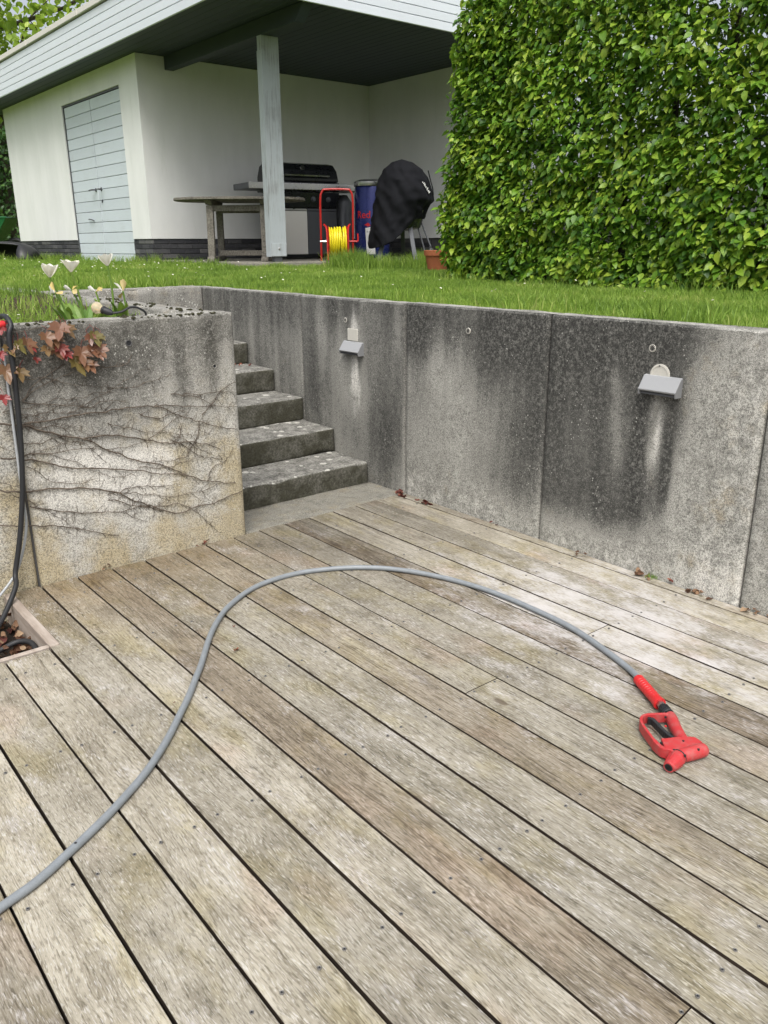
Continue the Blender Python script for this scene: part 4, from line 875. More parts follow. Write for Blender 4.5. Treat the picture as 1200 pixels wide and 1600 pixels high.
MB().tube([a - (c - a) * 0.25, a + (c - a) * 0.30], 0.0125, 6).build('hex_nut', M_STEEL, gun)
MB().tube([a + (c - a) * t for t in (.30, .36, .70, .80)], [.0125, .0145, .0160, .0150], 18).build('coupling', M_BLACKPL, gun, smooth=True)
for t in range(14):
    an = t * 2 * math.pi / 14; ax_ = (c - a).normalized(); sd_ = ax_.cross(Vector((0, 0, 1))).normalized(); q = sd_ * math.cos(an) + Vector((0, 0, 1)) * math.sin(an)
    MB().bar(a + (c - a) * .36 + q * .0148, a + (c - a) * .70 + q * .0160, 0.0022, 0.003, tuple(q)).build('knurl', M_BLACKPL, gun)
MB().tube([a + (c - a) * t for t in (.80, .84, .90, .93)], [.0175, .0182, .0182, .0165], 18).build('black_collar', M_BLACKPL, gun, smooth=True)
MB().tube([a + (c - a) * .93, a + (c - a) * 1.12], 0.0105, 14).build('metal_neck', M_STEEL, gun, smooth=True)
# gun body: grip, web plate and cross barrel fused by a voxel remesh
bb = MB()
bb.tube([gl(583, 535), gl(600, 570), gl(630, 640), gl(665, 705), gl(700, 760), gl(740, 830)], [.0160, .0178, .0175, .0172, .0178, .018], 18)
br = [(655, 880, .0190), (690, 872, .0200), (740, 862, .0205), (800, 845, .0205), (850, 831, .0205), (868, 825, .0198), (878, 821, .0165)]
bb.tube([gl(u, v) for u, v, r in br], [r for u, v, r in br], 20)
web = [(545, 770), (640, 758), (700, 752), (790, 760), (850, 800), (850, 860), (700, 890), (600, 880), (540, 860), (500, 770)]
wv_ = [gl(u, v) for u, v in web]
bb.add([Vector((p.x, p.y, ZG - .017)) for p in wv_] + [Vector((p.x, p.y, ZG + .0175)) for p in wv_], [tuple(range(10)), tuple(range(10, 20))] + [(i, (i+1) % 10, 10 + (i+1) % 10, 10 + i) for i in range(10)])
gpth = spline([gl(560, 552), gl(480, 553), gl(400, 556), gl(350, 570), gl(333, 600), gl(345, 640), gl(400, 720), gl(460, 795), gl(520, 845), gl(600, 862)], 5)
for i in range(len(gpth) - 1): bb.bar(gpth[i] - (gpth[i+1] - gpth[i]) * .3, gpth[i+1] + (gpth[i+1] - gpth[i]) * .3, 0.0085 if i < 34 else 0.012, 0.030)
o = bb.build('gun_body', M_REDW, gun)
rm = o.modifiers.new('fuse', 'REMESH'); rm.mode = 'VOXEL'; rm.voxel_size = 0.0013; rm.use_smooth_shade = True
smm = o.modifiers.new('smooth', 'SMOOTH'); smm.iterations = 4; smm.factor = 0.5
n0, n1 = gl(664, 878), gl(572, 968, -0.004); dv = n1 - n0
nz_ = MB().tube([n0 + dv * t for t in (0.02, .10, .14, .30, .62, .90, 1.0, 1.0, .95)], [.0185, .0215, .0225, .0225, .0195, .0165, .0150, .0112, .0105], 22, cap=False); nz_.build('nozzle', M_REDW, gun, smooth=True)
MB().tube([n0 + dv * .96, n0 + dv * 1.005, n0 + dv * 1.005, n0 + dv * .90], [.0112, .0112, .0085, .008], 18, cap=False).build('nozzle_liner', M_BLACKPL, gun, smooth=True)
MB().tube([n0 + dv * .05, n0 + dv * .085, n0 + dv * .12], [.0222, .0228, .0222], 20).build('nozzle_ring', M_BLACKPL, gun, smooth=True)
MB().tube([n0 + dv * .2, n0 + dv * .93], [.0108, .0108], 14).build('nozzle_bore', M_BLACKPL, gun)
for t in range(10):
    an = t * 2 * math.pi / 10; ax_ = dv.normalized(); sd_ = ax_.cross(Vector((0, 0, 1))).normalized(); up_ = sd_.cross(ax_); q = sd_ * math.cos(an) + up_ * math.sin(an)
    MB().bar(n0 + dv * .30 + q * .0222, n0 + dv * .86 + q * .0168, 0.003, 0.0025, tuple(q)).build('nozzle_rib', M_REDW, gun)
tp_ = spline([gl(392, 585, .002), gl(430, 590, .002), gl(480, 640, .002), gl(540, 700, .002), gl(605, 752, .002)], 4)
tg = MB()
for i in range(len(tp_) - 1): tg.bar(tp_[i] - (tp_[i+1] - tp_[i]) * .1, tp_[i+1] + (tp_[i+1] - tp_[i]) * .1, 0.011, 0.024)
tg.build('trigger', M_BLACKPL, gun, bevel=0.002, seg=1)
pq = gl(541, 665, .0155); MB().lathe([(0.004, 0), (0.0035, 0.0015)], 10, Matrix.Translation(pq)).build('trigger_lock', M_RED, gun)
for u, v, dz in ((697, 750, .0185), (507, 765, .0165), (617, 826, .0178), (712, 872, .0190), (827, 820, .0185), (545, 545, .0155)):
    p = onz((940 + u / 5.4545, 1020 + v / 5.4545), ZG + dz); MB().lathe([(0.0033, -0.004), (0.0033, 0.0008)], 10, Matrix.Translation((p.x - gc.x, p.y - gc.y, ZG + dz))).build('screw_hole', M_BLACKPL, gun)
# ================================================================== PIT IN THE DECK
pf = empty('pit_frame', (0.75, 2.80, 0), 0, 'pale wooden frame round the leaf-filled opening in the deck, beside the planter', 'frame')
def pfl(o): o.location = Vector(o.location) - Vector((0.75, 2.80, 0)); return o
pfl(MB().box((0.722, 2.792, -0.13), (0.758, 3.378, 0.006)).build('frame_board', M_PINKWOOD, pf, bevel=0.003, seg=1))
pfl(MB().box((-0.10, 2.79, -0.13), (0.7205, 2.812, 0.005)).build('frame_board', M_PINKWOOD, pf, bevel=0.003, seg=1))
pfl(MB().box((-0.136, 2.79, -0.13), (-0.101, 3.378, 0.006)).build('frame_board', M_PINKWOOD, pf, bevel=0.003, seg=1))
def leafmesh(name, kind, m, n=4, curl=0.3):
    out = []
    for k in range(n):
        b = MB()
        if kind == 'oval':
            ys = [0, .22, .5, .8, 1.0]; ws = [0.03, .30, .38, .24, 0.0]
            for y, w in zip(ys, ws):
                cz = curl * (y - .4) ** 2 * random.uniform(.3, 1.6) * (1 if k % 2 else -1) + random.uniform(-.03, .03)
                for s in (-1, 0, 1): b.v.append((s * w, y, cz + (abs(s) * w * random.uniform(.1, .8) * (1 if random.random() < .75 else -1))))
            for i in range(4):
                for j in range(2): a = i*3 + j; b.f.append((a, a + 1, a + 4, a + 3))
        else:                                            # three-lobed creeper leaf with toothed points
            r_ = [(0, 0.0), (.08, -.10), (.26, -.12), (.34, .02), (.54, .10), (.42, .22), (.56, .46), (.36, .42), (.20, .40), (.20, .62), (.12, .78), (0, 1.0)]
            pts = r_ + [(-x, y) for x, y in reversed(r_[1:-1])]
            b.v.append((0, .22, 0.03))
            for x, y in pts: b.v.append((x * random.uniform(.9, 1.1), y, -0.42 * abs(x) ** 1.3 - 0.45 * max(0, y - .3) ** 1.5 + random.uniform(-.02, .02)))
            nn = len(pts)
            for i in range(nn): b.f.append((0, 1 + i, 1 + (i + 1) % nn))
        me = b.mesh(name, kind == 'oval', weld=True); setattr_f(me, 'rnd', [random.random() * 0.999] * len(me.vertices)); me.materials.append(m); out.append(me)
    return out
DRY = leafmesh('leaf', 'oval', M_DRY, 6); DRYR = leafmesh('leaf', 'oval', M_DRYRED, 4); IVY = leafmesh('leaf', 'ivy', M_IVY, 5); IVYR = leafmesh('leaf', 'ivy', M_IVYRED, 2)
def putleaf(meshes, p, size, parent, tilt=0.5, rz=None, name='leaf', asp=1.0):
    o = link(name, random.choice(meshes), None, parent, p, (random.uniform(-tilt, tilt), random.uniform(-tilt, tilt), random.uniform(0, 6.28) if rz is None else rz))
    o.scale = (size * asp, size, size); return o
ll = empty('leaf_litter', (0.4, 3.08, -0.10), 0, 'heap of dry brown leaves lying in the deck opening by the planter', 'leaf litter')
lg_ = MB().add([(-0.5, -0.27, -0.015), (0.32, -0.27, -0.015), (0.32, 0.29, -0.015), (-0.5, 0.29, -0.015)], [(0, 1, 2, 3)]).build('leaf_mould', M_EARTH, ll)
for i in range(290):
    x = 0.31 - 0.75 * random.random() ** 1.5; putleaf(DRY if random.random() < .8 else DRYR, (x, random.uniform(-.26, .28), random.uniform(-.01, .045)), random.uniform(.02, .05), ll, 1.2, asp=random.uniform(.7, 1.1))
# small heaps and single leaves on the deck
def heap(label, q, n, spread, meshes, size=(.022, .04), along=(0, 1)):
    p = onz(q, 0.0); h = empty('leaf_heap', (p.x, p.y, 0), 0, label, 'dry leaves', 'dry leaves fallen on the deck')
    for i in range(n):
        t = random.gauss(0, 1) * spread; s = random.gauss(0, 1) * spread * .3
        xx = t * along[0] - s * along[1]; yy = t * along[1] + s * along[0]
        if p.x > 2 : xx = min(xx, WALLX - 0.012 - p.x)
        if p.x < 2 : yy = min(yy, PLY - 0.012 - p.y)
        putleaf(meshes, (xx, yy, random.uniform(.006, .02)), random.uniform(*size), h, .6, asp=random.uniform(.6, 1))
heap('reddish dry leaves heaped in the corner by the landing of the steps', (627, 774), 16, .035, DRYR, along=(0.6, 0.8))
heap('few reddish dry leaves by the wall, just right of the corner heap', (666, 789), 5, .02, DRYR)
heap('pair of tiny dark leaves at the foot of the second wall panel', (768, 819), 3, .02, DRYR, (.015, .022))
heap('small curled leaf scraps at the foot of the dark third wall panel', (905, 868), 3, .02, DRY, (.02, .035))
heap('brown leaves with a tuft of moss at the foot of the pale wall panel', (1008, 901), 7, .03, DRY, (.022, .04))
heap('single scrap of leaf between the mossy leaves and the long brown heap', (1050, 912), 2, .012, DRYR, (.02, .03))
heap('long brown heap of leaves against the wall left of the last joint', (1098, 931), 8, .032, DRY, (.022, .04))
heap('brown leaves against the wall at the right edge of the deck', (1190, 960), 6, .03, DRY, (.022, .04))
heap('pale curled leaf scraps at the foot of the planter, nearer the pit', (166, 889), 4, .018, DRY, (.015, .025), (1, 0))
heap('dark twiggy leaf scraps at the foot of the planter, nearer the steps', (316, 853), 5, .02, DRYR, (.018, .028), (1, 0))
def lone(label, q, size, meshes, rz):
    p = onz(q, 0.0); o = putleaf(meshes, (p.x, p.y, 0.008), size, None, .25, rz, 'dry_leaf', .5); tag(o, label, 'leaf', 'dry leaves fallen on the deck')
lone('single reddish leaf lying on a plank right of the hose bend', (366, 1021), .035, DRYR, R(-60)); lone('tiny dark leaf speck on a plank between the hose and the planter', (368, 981), .014, DRYR, 1.0)
lone('tiny brown leaf speck on the plank left of the red leaf', (275, 1100), .012, DRYR, 2.0)
p = onz((1020, 899), .012); ms = MB()
for i in range(60):
    q = Vector((p.x + random.gauss(0, .012), p.y + random.gauss(0, .014), 0.002)); ms.add([q + Vector((-.002, 0, 0)), q + Vector((.002, 0, 0)), q + Vector((random.uniform(-.008, .008), random.uniform(-.008, .008), random.uniform(.01, .022)))], [(0, 1, 2)])
o = ms.build('moss_tuft', M_TLEAF); setattr_f(o.data, 'rnd', rng.random(len(o.data.vertices))); tag(o, 'small tuft of yellow-green moss on the deck edge at the pale wall panel', 'moss')
# steps: leaves on the fourth tread
p = onx((395, 566), 2.85); h = empty('leaf_heap', (2.72, 5.0, 0.124 + .1495 * 3 + .004), 0, 'dry leaves in the back corner of the fourth mossy step', 'dry leaves', 'dry leaves fallen on the deck')
for i in range(16): putleaf(DRYR if i % 3 else DRY, (random.gauss(0, .08), random.gauss(.05, .025), random.uniform(.003, .015)), random.uniform(.02, .04), h, .5)
# ================================================================== CABLES BY THE PLANTER
def cable(name, pts, r, m, label, cat, z=None):
    P = [Vector(p) for p in pts]; e = empty(name, P[-1], 0, label, cat); MB().tube([p - P[-1] for p in spline(P, 6)], r, 10).build('cable_sheath', m, e, smooth=True); return e
yb = PLY - 0.035
cb = cable('black_cable', [(0.92, 3.62, 1.10), (0.91, 3.48, 1.118), (0.903, 3.40, 1.118), (0.905, 3.365, 1.09)] + [ony(q, yb) for q in ((14, 525), (20, 570), (27, 630), (33, 700), (35, 770), (31, 840), (24, 895))] + [(0.755, 3.30, 0.055), (0.66, 3.20, -0.03), (0.56, 3.10, -0.075)], 0.0105, M_BLACKPL, 'thick black cable hanging over the planter edge into the deck opening', 'cable')
MB().tube([p - Vector((0.56, 3.10, -0.075)) for p in spline([(0.60, 3.03, -0.07), (0.67, 3.03, -0.055), (0.705, 2.98, -0.05), (0.70, 2.91, -0.06), (0.66, 2.88, -0.075)], 6)], 0.0105, 10).build('cable_loop', M_BLACKPL, cb, smooth=True)
M_GREYC = plain('grey_cable', (0.33, 0.35, 0.36), 0.5, 0, 0.2)
cable('grey_cable', [ony(q, PLY - 0.012) for q in ((6, 545), (12, 600), (20, 660), (28, 720), (36, 780), (41, 815), (38, 850), (26, 893))] + [(0.71, 3.34, 0.03), (0.62, 3.30, -0.02), (0.52, 3.25, -0.06)], 0.0055, M_GREYC, 'thin grey cable running down the planter behind the black cable', 'cable')
pp = ony((2, 508), PLY - 0.02)
rc = empty('red_plug', pp, 0, 'small red plug at the planter edge beside the black cable', 'plug')
MB().tube([(-.03, 0, 0), (-.01, 0, 0), (.008, 0, .003), (.014, 0, .004)], [.013, .014, .014, .010], 12).build('plug_body', M_RED, rc, smooth=True); MB().tube([(.012, 0, .004), (.035, .03, .02)], .006, 8).build('plug_lead', M_BLACKPL, rc, smooth=True)
# ================================================================== FESTOON LAMP
bp = ony((152, 481), 3.56)
fl = empty('festoon_lamp', bp, 0, 'round clear filament bulb in a black socket lying on the planter edge', 'lamp')
ax0 = (ony((180, 491), 3.50) - bp); axn = ax0.normalized()
MB().tube([axn * t for t in (-.027, -.0255, -.019, -.008, .004, .014, .022, .028)], [.001, .008, .0185, .0258, .0255, .020, .0135, .0125], 20).build('bulb', M_GLASS, fl, smooth=True)
M_FIL = plain('amber_filament', (0.55, 0.32, 0.08), 0.4, 0.2)
MB().tube(spline([axn * .02 + Vector((.004, 0, .003)), axn * -.012 + Vector((.006, 0, .006)), axn * -.014 + Vector((-.006, 0, -.005)), axn * .02 + Vector((-.004, 0, -.004))], 5), .0016, 6).build('filament', M_FIL, fl, smooth=True)
MB().tube([axn * t for t in (.022, .026, .032, .034, .055, .062, .072)], [.0145, .0175, .0175, .0155, .0150, .0125, .0085], 18).build('socket', M_BLACKPL, fl, smooth=True)
MB().tube(spline([axn * .07] + [ony(q, 3.5) - bp for q in ((190, 487), (204, 480), (218, 482), (228, 492))] + [Vector((1.50, 3.56, 1.02)) - bp], 6), 0.0048, 8).build('lead', M_BLACKPL, fl, smooth=True)
# ================================================================== TULIPS
def blade(b, base, tip, w, bend, side, n=7, fold=0.25):
    base, tip = Vector(base), Vector(tip); k = len(b.v); d = tip - base
    for i in range(n + 1):
        t = i / n; p = base + d * t + Vector(bend) * math.sin(t * math.pi) ; ww = w * (math.sin(math.pi * min(1, t * .92 + .08)) ** .7) * (1 if t < 1 else .05)
        s = Vector(side).normalized(); up = s.cross(d).normalized()
        for e in (-1, 0, 1): b.v.append(tuple(p + s * e * ww / 2 + up * abs(e) * ww * fold))
    for i in range(n):
        for j in range(2): a = k + i*3 + j; b.f.append((a, a + 1, a + 4, a + 3))
def lf(b, name, m, parent, loc=None):
    o = b.build(name, m, parent, smooth=True, loc=loc); setattr_f(o.data, 'rnd', [random.random() * .99] * len(o.data.vertices)); return o
def tulip(q, yd, base, label, openness=0.45, scale=1.0, wilt=False, leaves=3):
    top = ony(q, yd); B = Vector((base[0], base[1], soilz(base[0], base[1]) - .005)); T = empty('tulip', B, 0, label, 'tulip', 'white tulips in the planter'); h = top - B
    st = spline([(0, 0, 0), h * .5 + Vector((.012, 0, .01)), h * .93], 6); lf(MB().tube(st, [.0052 - .0010 * i / len(st) for i in range(len(st))], 7), 'stem', M_TLEAF, T)
    fl_ = empty('flower', h * .93); fl_.parent = T
    for k in range(6):
        a = k * math.pi / 3 + random.uniform(-.12, .12); inner = .85 if k % 2 else 1.0; b = MB(); NS, NW = 6, 4; L = .050 * scale
        for i in range(NS + 1):
            t = i / NS; rad = (.0045 + .0205 * math.sin(min(1, t * 1.35) * math.pi / 2) + openness * .028 * t ** 2.5) * inner * scale; z = L * (t - .10 * openness * t ** 3); w = .60 * math.sin(math.pi * (t * .64 + .19)) ** .8 * (1 if i < NS else .22)
            for j in range(NW + 1): aa = a + (j / NW - .5) * 2 * w * 1.35; rj = rad * (1 - .05 * abs(j / NW - .5)) + random.uniform(-.0006, .0006); b.v.append((rj * math.cos(aa), rj * math.sin(aa), z + random.uniform(-.001, .001)))
        for i in range(NS):
            for j in range(NW): x = i*(NW+1) + j; b.f.append((x, x + 1, x + NW + 2, x + NW + 1))
        if wilt and k % 2: continue
        o = lf(b, 'petal', M_WILT if wilt and k != 2 else M_TULIP, fl_)
        if wilt: o.rotation_euler = (random.uniform(-1.3, 1.3), random.uniform(-1.3, 1.3), 0); o.scale = (.8, .6, 1.1)
    if not wilt: lf(MB().tube([(0, 0, .004), (0, 0, .026)], [.004, .003], 6), 'pistil', M_WILT, fl_)
    fl_.rotation_euler = (random.uniform(-.12, .12), random.uniform(-.12, .12), random.uniform(0, 1))
    for k in range(leaves):
        a = random.uniform(0, 6.28); L = random.uniform(.11, .19); b = MB(); dr = Vector((math.cos(a), math.sin(a), 0))
        blade(b, dr * .008, dr * random.uniform(.05, .10) + Vector((0, 0, L * .85)), random.uniform(.028, .042), dr * -.015 + Vector((0, 0, .02)), Vector((-math.sin(a), math.cos(a), 0))); lf(b, 'leaf', M_TLEAF, T)
    return T
tulip((75, 426), 3.72, (1.255, 3.74), 'full white tulip, leftmost in the planter', .30, 1.12)
tulip((109, 417), 3.76, (1.335, 3.78), 'wide open white tulip, second from the left in the planter', .62, 1.05)
tulip((167, 407), 3.78, (1.475, 3.80), 'tallest white tulip, in front of the shed door', .42, 1.05, leaves=4)
tulip((149, 450), 3.74, (1.385, 3.72), 'small white tulip losing its petals, above the festoon bulb', .8, .7, True, 2)
tulip((192, 450), 3.78, (1.52, 3.79), 'wilted yellowish tulip at the right end of the tulip row', .9, .9, True, 4)
tulip((84, 452), 3.66, (1.225, 3.66), 'wilted cream tulip bending low below the leftmost flower', .9, .8, True, 3)
tulip((110, 447), 3.68, (1.30, 3.66), 'withered brownish tulip below the wide open flower', .9, .7, True, 3)
# ================================================================== CREEPER ON THE PLANTER
cr = empty('wall_creeper', (0.9, PLY, 0), 0, 'creeper with bare brown stems and a few bronze young leaves on the planter wall', 'climbing plant')
S2 = 2.857
lines = [
 ([(0,295),(95,297),(180,320),(270,340),(380,362),(420,378),(470,405),(540,430),(620,460),(700,470),(760,490),(850,525),(930,548),(1050,555)], 3.4),
 ([(90,295),(180,280),(300,262),(360,248),(450,240),(530,225),(620,215),(700,215),(760,238),(830,265),(900,285),(960,302),(1050,318)], 2.8),
 ([(100,195),(180,205),(300,210),(400,215),(450,190),(560,190)], 1.7),
 ([(370,357),(440,345),(540,345),(640,362),(740,375),(850,372),(930,385),(990,405)], 2.8),
 ([(0,445),(100,450),(160,455),(250,475),(330,490),(420,490),(520,495),(640,505),(700,515),(800,518),(850,525)], 3.0),
 ([(110,430),(200,425),(300,412),(400,400),(430,402)], 1.6),
 ([(0,590),(60,595),(150,590),(260,582),(400,580),(480,590),(530,603),(600,635),(670,655),(730,680),(800,690),(860,665),(940,650),(1000,625),(1080,590)], 3.2),
 ([(130,665),(220,675),(330,685),(400,690),(470,685),(550,683),(590,668),(630,660)], 1.9),
 ([(0,745),(100,750),(190,745),(260,748),(330,758),(400,768),(460,782),(530,790)], 2.2),
 ([(120,480),(170,510),(230,550),(310,560),(380,550),(440,535)], 1.3), ([(530,600),(580,575),(640,572),(700,572),(770,568)], 1.6),
 ([(620,215),(700,213),(800,212),(900,215),(1000,215),(1060,215)], 1.8), ([(800,300),(805,340),(770,370)], 1.5),
 ([(890,280),(880,350),(850,400),(830,440),(760,455),(690,460)], 1.7), ([(900,250),(940,210),(980,150),(1055,100)], 1.6), ([(820,155),(900,160),(990,150),(1055,150)], 1.4),
 ([(560,690),(600,710),(640,725)], 1.2), ([(100,195),(150,120),(220,70),(300,20)], 1.7), ([(95,190),(200,110),(280,80),(330,60)], 1.4), ([(450,40),(520,35),(570,15),(590,-20)], 1.6),
 ([(400,60),(430,45),(470,38)], 1.2), ([(660,360),(720,320),(780,270),(830,255)], 1.3), ([(930,548),(945,490),(1000,460),(1040,400)], 1.3), ([(470,405),(560,395),(640,375)], 1.2), ([(0,395),(40,410),(95,440)], 1.4), ([(0,555),(60,565),(110,590)], 1.3), ([(640,655),(680,670),(690,700),(680,715)], 1.2)]
for k in range(22):                                    # finer stems between the main ones
    x = random.choice((10, 60, 110, 300, 480, 620, 760)); y = random.uniform(60, 720); an = random.uniform(-.25, .25); q_ = [(x, y)]
    for _ in range(random.randint(5, 12)):
        an = an * .8 + random.uniform(-.35, .35); x += 42 * math.cos(an); y += 42 * math.sin(an); q_.append((x, y))
        if x > 1010 or y > 790 or y < 20: break
    lines.append((q_, random.uniform(.9, 1.9)))
for pts, wd in lines:
    P3 = [ony((x / S2, 560 + y / S2), PLY - 0.004 - wd * .0008) - Vector((0.9, PLY, 0)) for x, y in pts]; P3 = spline(P3, 5)
    P3 = [p + Vector((mnoise.noise(p * 25) * .006, -abs(mnoise.noise(p * 18)) * .006, mnoise.noise(p * 25 + Vector((9, 9, 9))) * .008)) for p in P3]
    nn = len(P3); MB().tube(P3, [wd * .00105 * (1.15 - .6 * i / nn) for i in range(nn)], 6).build('stem', M_STEM, cr, smooth=True)
tw = MB()                                              # hair-thin twigs and clinging rootlets
for pts, wd in lines:
    for i in range(len(pts) - 1):
        for rep in range(4 if wd > 1.5 else 2):
            t = random.random(); x = pts[i][0] + (pts[i+1][0] - pts[i][0]) * t; y = pts[i][1] + (pts[i+1][1] - pts[i][1]) * t
            an = random.choice((-1, 1)) * random.uniform(.4, 1.5); L = random.choice((12, 18, 30, 55)) ; q = [(x, y)]
            for s in range(4): an += random.uniform(-.5, .5); x += math.cos(an) * L / 4; y += math.sin(an) * L / 4; q.append((x, y))
            if max(a for a, c in q) > 1060: continue
            tw.tube([ony((a / S2, 560 + c / S2), PLY - 0.003) - Vector((0.9, PLY, 0)) for a, c in q], [.0009, .0008, .0007, .0006, .0004], 4)
tag(tw.build('twigs', M_STEM, cr), kind='stuff')
lv = [(560,400,34,0),(625,420,24,0),(425,490,28,0),(520,500,26,0),(490,600,28,0),(570,600,22,1),(440,610,22,0),(760,625,34,0),(850,610,26,0),(690,715,36,0),(790,730,28,0),(840,760,24,0),(880,480,28,0),(840,500,20,0),(930,500,20,0),(900,600,30,0),(940,630,22,0),(250,545,30,0),(165,560,24,0),(70,600,24,0),(50,795,32,0),(190,820,26,0),(345,715,12,1),(35,1070,18,1),(5,380,16,1),(10,430,14,1),(600,660,16,1),(635,670,14,1),(300,600,14,1),(5,660,16,1),(120,590,18,0)]
for u, v, px_, red in lv:
    p = ony((u / 6, 440 + v / 6), PLY - 0.018 - random.random() * .016) - Vector((0.9, PLY, 0))
    sc = px_ / 6 * 6 * 3.05 / FPX
    o = link('leaf', random.choice(IVYR if red else IVY), None, cr, p, (R(random.uniform(-118, -100)), R(random.uniform(-18, 18)), R(random.uniform(-25, 25)))); o.rotation_euler = (R(random.uniform(55, 80)) + math.pi, R(random.uniform(-20, 20)), R(random.uniform(-25, 25)))
    o.scale = (sc, sc, sc)
    MB().tube(spline([(0, 0, 0), (random.uniform(-.012, .012), .008, .016), (random.uniform(-.02, .02), .014, .034)], 3), .0009, 4).build('leaf_stalk', M_IVYRED, cr, loc=p)
for pts, wd in (([(330,60),(420,180),(560,300),(620,380)], 0), ([(560,340),(420,420),(200,470),(60,440)], 0), ([(770,560),(860,480),(900,400)], 0), ([(0,700),(60,790),(150,860)], 0)):
    MB().tube([ony((x / 6, 440 + y / 6), PLY - .006) - Vector((0.9, PLY, 0)) for x, y in pts], .0012, 5).build('stem', M_STEM, cr)
# ================================================================== HEDGE, TREE, GRASS  (vectorised leaves)
LT = np.array([(0, 0, 0), (0, .34, 0), (0, .68, 0), (0, 1.0, -.06), (-.26, .22, .05), (-.27, .58, .05), (.26, .22, .05), (.27, .58, .05)])
LF = np.array([(0, 1, 4), (0, 6, 1), (3, 5, 2), (3, 2, 7)]); LQ = np.array([(4, 1, 2, 5), (1, 6, 7, 2)])
def frames(d, n):
    d = d / np.linalg.norm(d, axis=1, keepdims=True); x = np.cross(d, n); x /= np.linalg.norm(x, axis=1, keepdims=True) + 1e-9; z = np.cross(x, d); return np.stack([x, d, z], 2)
def leaves_mesh(name, P, d, n, size, rnd, m, tmpl=LT, asp=None):
    N = len(P); Fm = frames(d, n); T = np.repeat(tmpl[None], N, 0) * size[:, None, None]
    if asp is not None: T[:, :, 0] *= asp[:, None]
    T[:, :, 2] += -(T[:, :, 1] ** 2) * (rng.uniform(0, .38, N) / size)[:, None]                # each leaf arches by its own amount
    V = np.einsum('nij,nkj->nki', Fm, T) + P[:, None, :]
    k = (np.arange(N) * len(tmpl))[:, None, None]
    tri = (LF[None] + k).reshape(-1, 3); quad = (LQ[None] + k).reshape(-1, 4)
    loops = np.concatenate([tri.ravel(), quad.ravel()]); starts = np.concatenate([np.arange(len(tri)) * 3, len(tri) * 3 + np.arange(len(quad)) * 4])
    me = bpy.data.meshes.new(name); me.vertices.add(N * len(tmpl)); me.vertices.foreach_set('co', V.reshape(-1).astype(np.float32))
    me.loops.add(len(loops)); me.loops.foreach_set('vertex_index', loops.astype(np.int32)); me.polygons.add(len(starts)); me.polygons.foreach_set('loop_start', starts.astype(np.int32))
    me.update(calc_edges=True); me.validate(); setattr_f(me, 'rnd', np.repeat(rnd, len(tmpl))); me.materials.append(m); return me
HX, HY0, HY1, HZ0, HZ1 = 5.15, 0.9, 5.46, 1.06, 3.55
hedge = empty('clipped_hedge', (HX, 3.2, 1.07), 0, 'tall clipped bright green leafy hedge on the lawn above the retaining wall', 'hedge')
def hy1(z): return HY1 - 0.22 * ssn(z, 2.0, 3.4) + 0.05 * np.sin(z * 5) - 0.12 * ssn(z, 1.35, 1.05)
def hsamp(N, side):
    z = rng.uniform(HZ0, HZ1, N); top = hy1(z); y = rng.uniform(HY0, 1, N) * 0 + HY0 + (top - HY0) * rng.random(N)
    dep = np.abs(rng.normal(0, 0.10, N))
    bumpy = np.array([mnoise.noise(Vector((a * 2.2, c * 2.2, 3))) * .11 + mnoise.noise(Vector((a * 6, c * 6, 9))) * .08 for a, c in zip(y, z)])
    if side == 'front': P = np.stack([HX + bumpy + dep, y, z], 1); out = np.tile([-1.0, 0, 0], (N, 1))
    elif side == 'back': P = np.stack([HX + .85 - dep, y, z], 1); out = np.tile([1.0, 0, 0], (N, 1))
    elif side == 'end': x = HX + rng.random(N) * .85; P = np.stack([x, top + bumpy * .8 - dep, z], 1); out = np.tile([0, 1.0, 0], (N, 1))
    else: x = HX + rng.random(N) * .85; P = np.stack([x, y, HZ1 - dep], 1); out = np.tile([0, 0, 1.0], (N, 1))
    return P, out, dep
sides = [hsamp(34000, 'front'), hsamp(15000, 'back'), hsamp(7000, 'end'), hsamp(2500, 'top')]
Pi, oi, di = hsamp(11000, 'front'); Pi[:, 0] = HX + rng.uniform(.2, .7, 11000); sides.append((Pi, oi, di))
P = np.concatenate([s[0] for s in sides]); out = np.concatenate([s[1] for s in sides])
gap = np.ones(len(P), bool)                            # thin places where the sky shows through
for cy_, cz_, r_ in ((2.98, 2.62, .10), (3.02, 2.52, .06), (3.28, 2.22, .07), (2.72, 2.20, .06), (3.12, 2.80, .06), (4.35, 2.1, .04), (4.9, 2.05, .04)):
    dd = np.hypot(P[:, 1] - cy_, P[:, 2] - cz_) + .03 * rng.normal(size=len(P)); gap &= ~((dd < r_) & (rng.random(len(P)) < .88) & (P[:, 0] < HX + .9))
P, out = P[gap], out[gap]; N = len(P)
d = out * rng.uniform(.25, 1.0, (N, 1)) + np.stack([rng.normal(0, .55, N), rng.normal(0, .55, N), rng.normal(-.45, .38, N)], 1)
nn_ = out * .55 + np.stack([rng.normal(0, .35, N), rng.normal(0, .35, N), np.abs(rng.normal(.8, .3, N))], 1)
clump = np.array([mnoise.noise(Vector(p) * 3.1) for p in P])
size = np.clip(rng.normal(.056, .015, N), .024, .095) * (1 + .15 * clump); rnd = np.clip(.42 + .55 * clump + rng.normal(0, .24, N), .02, .98)
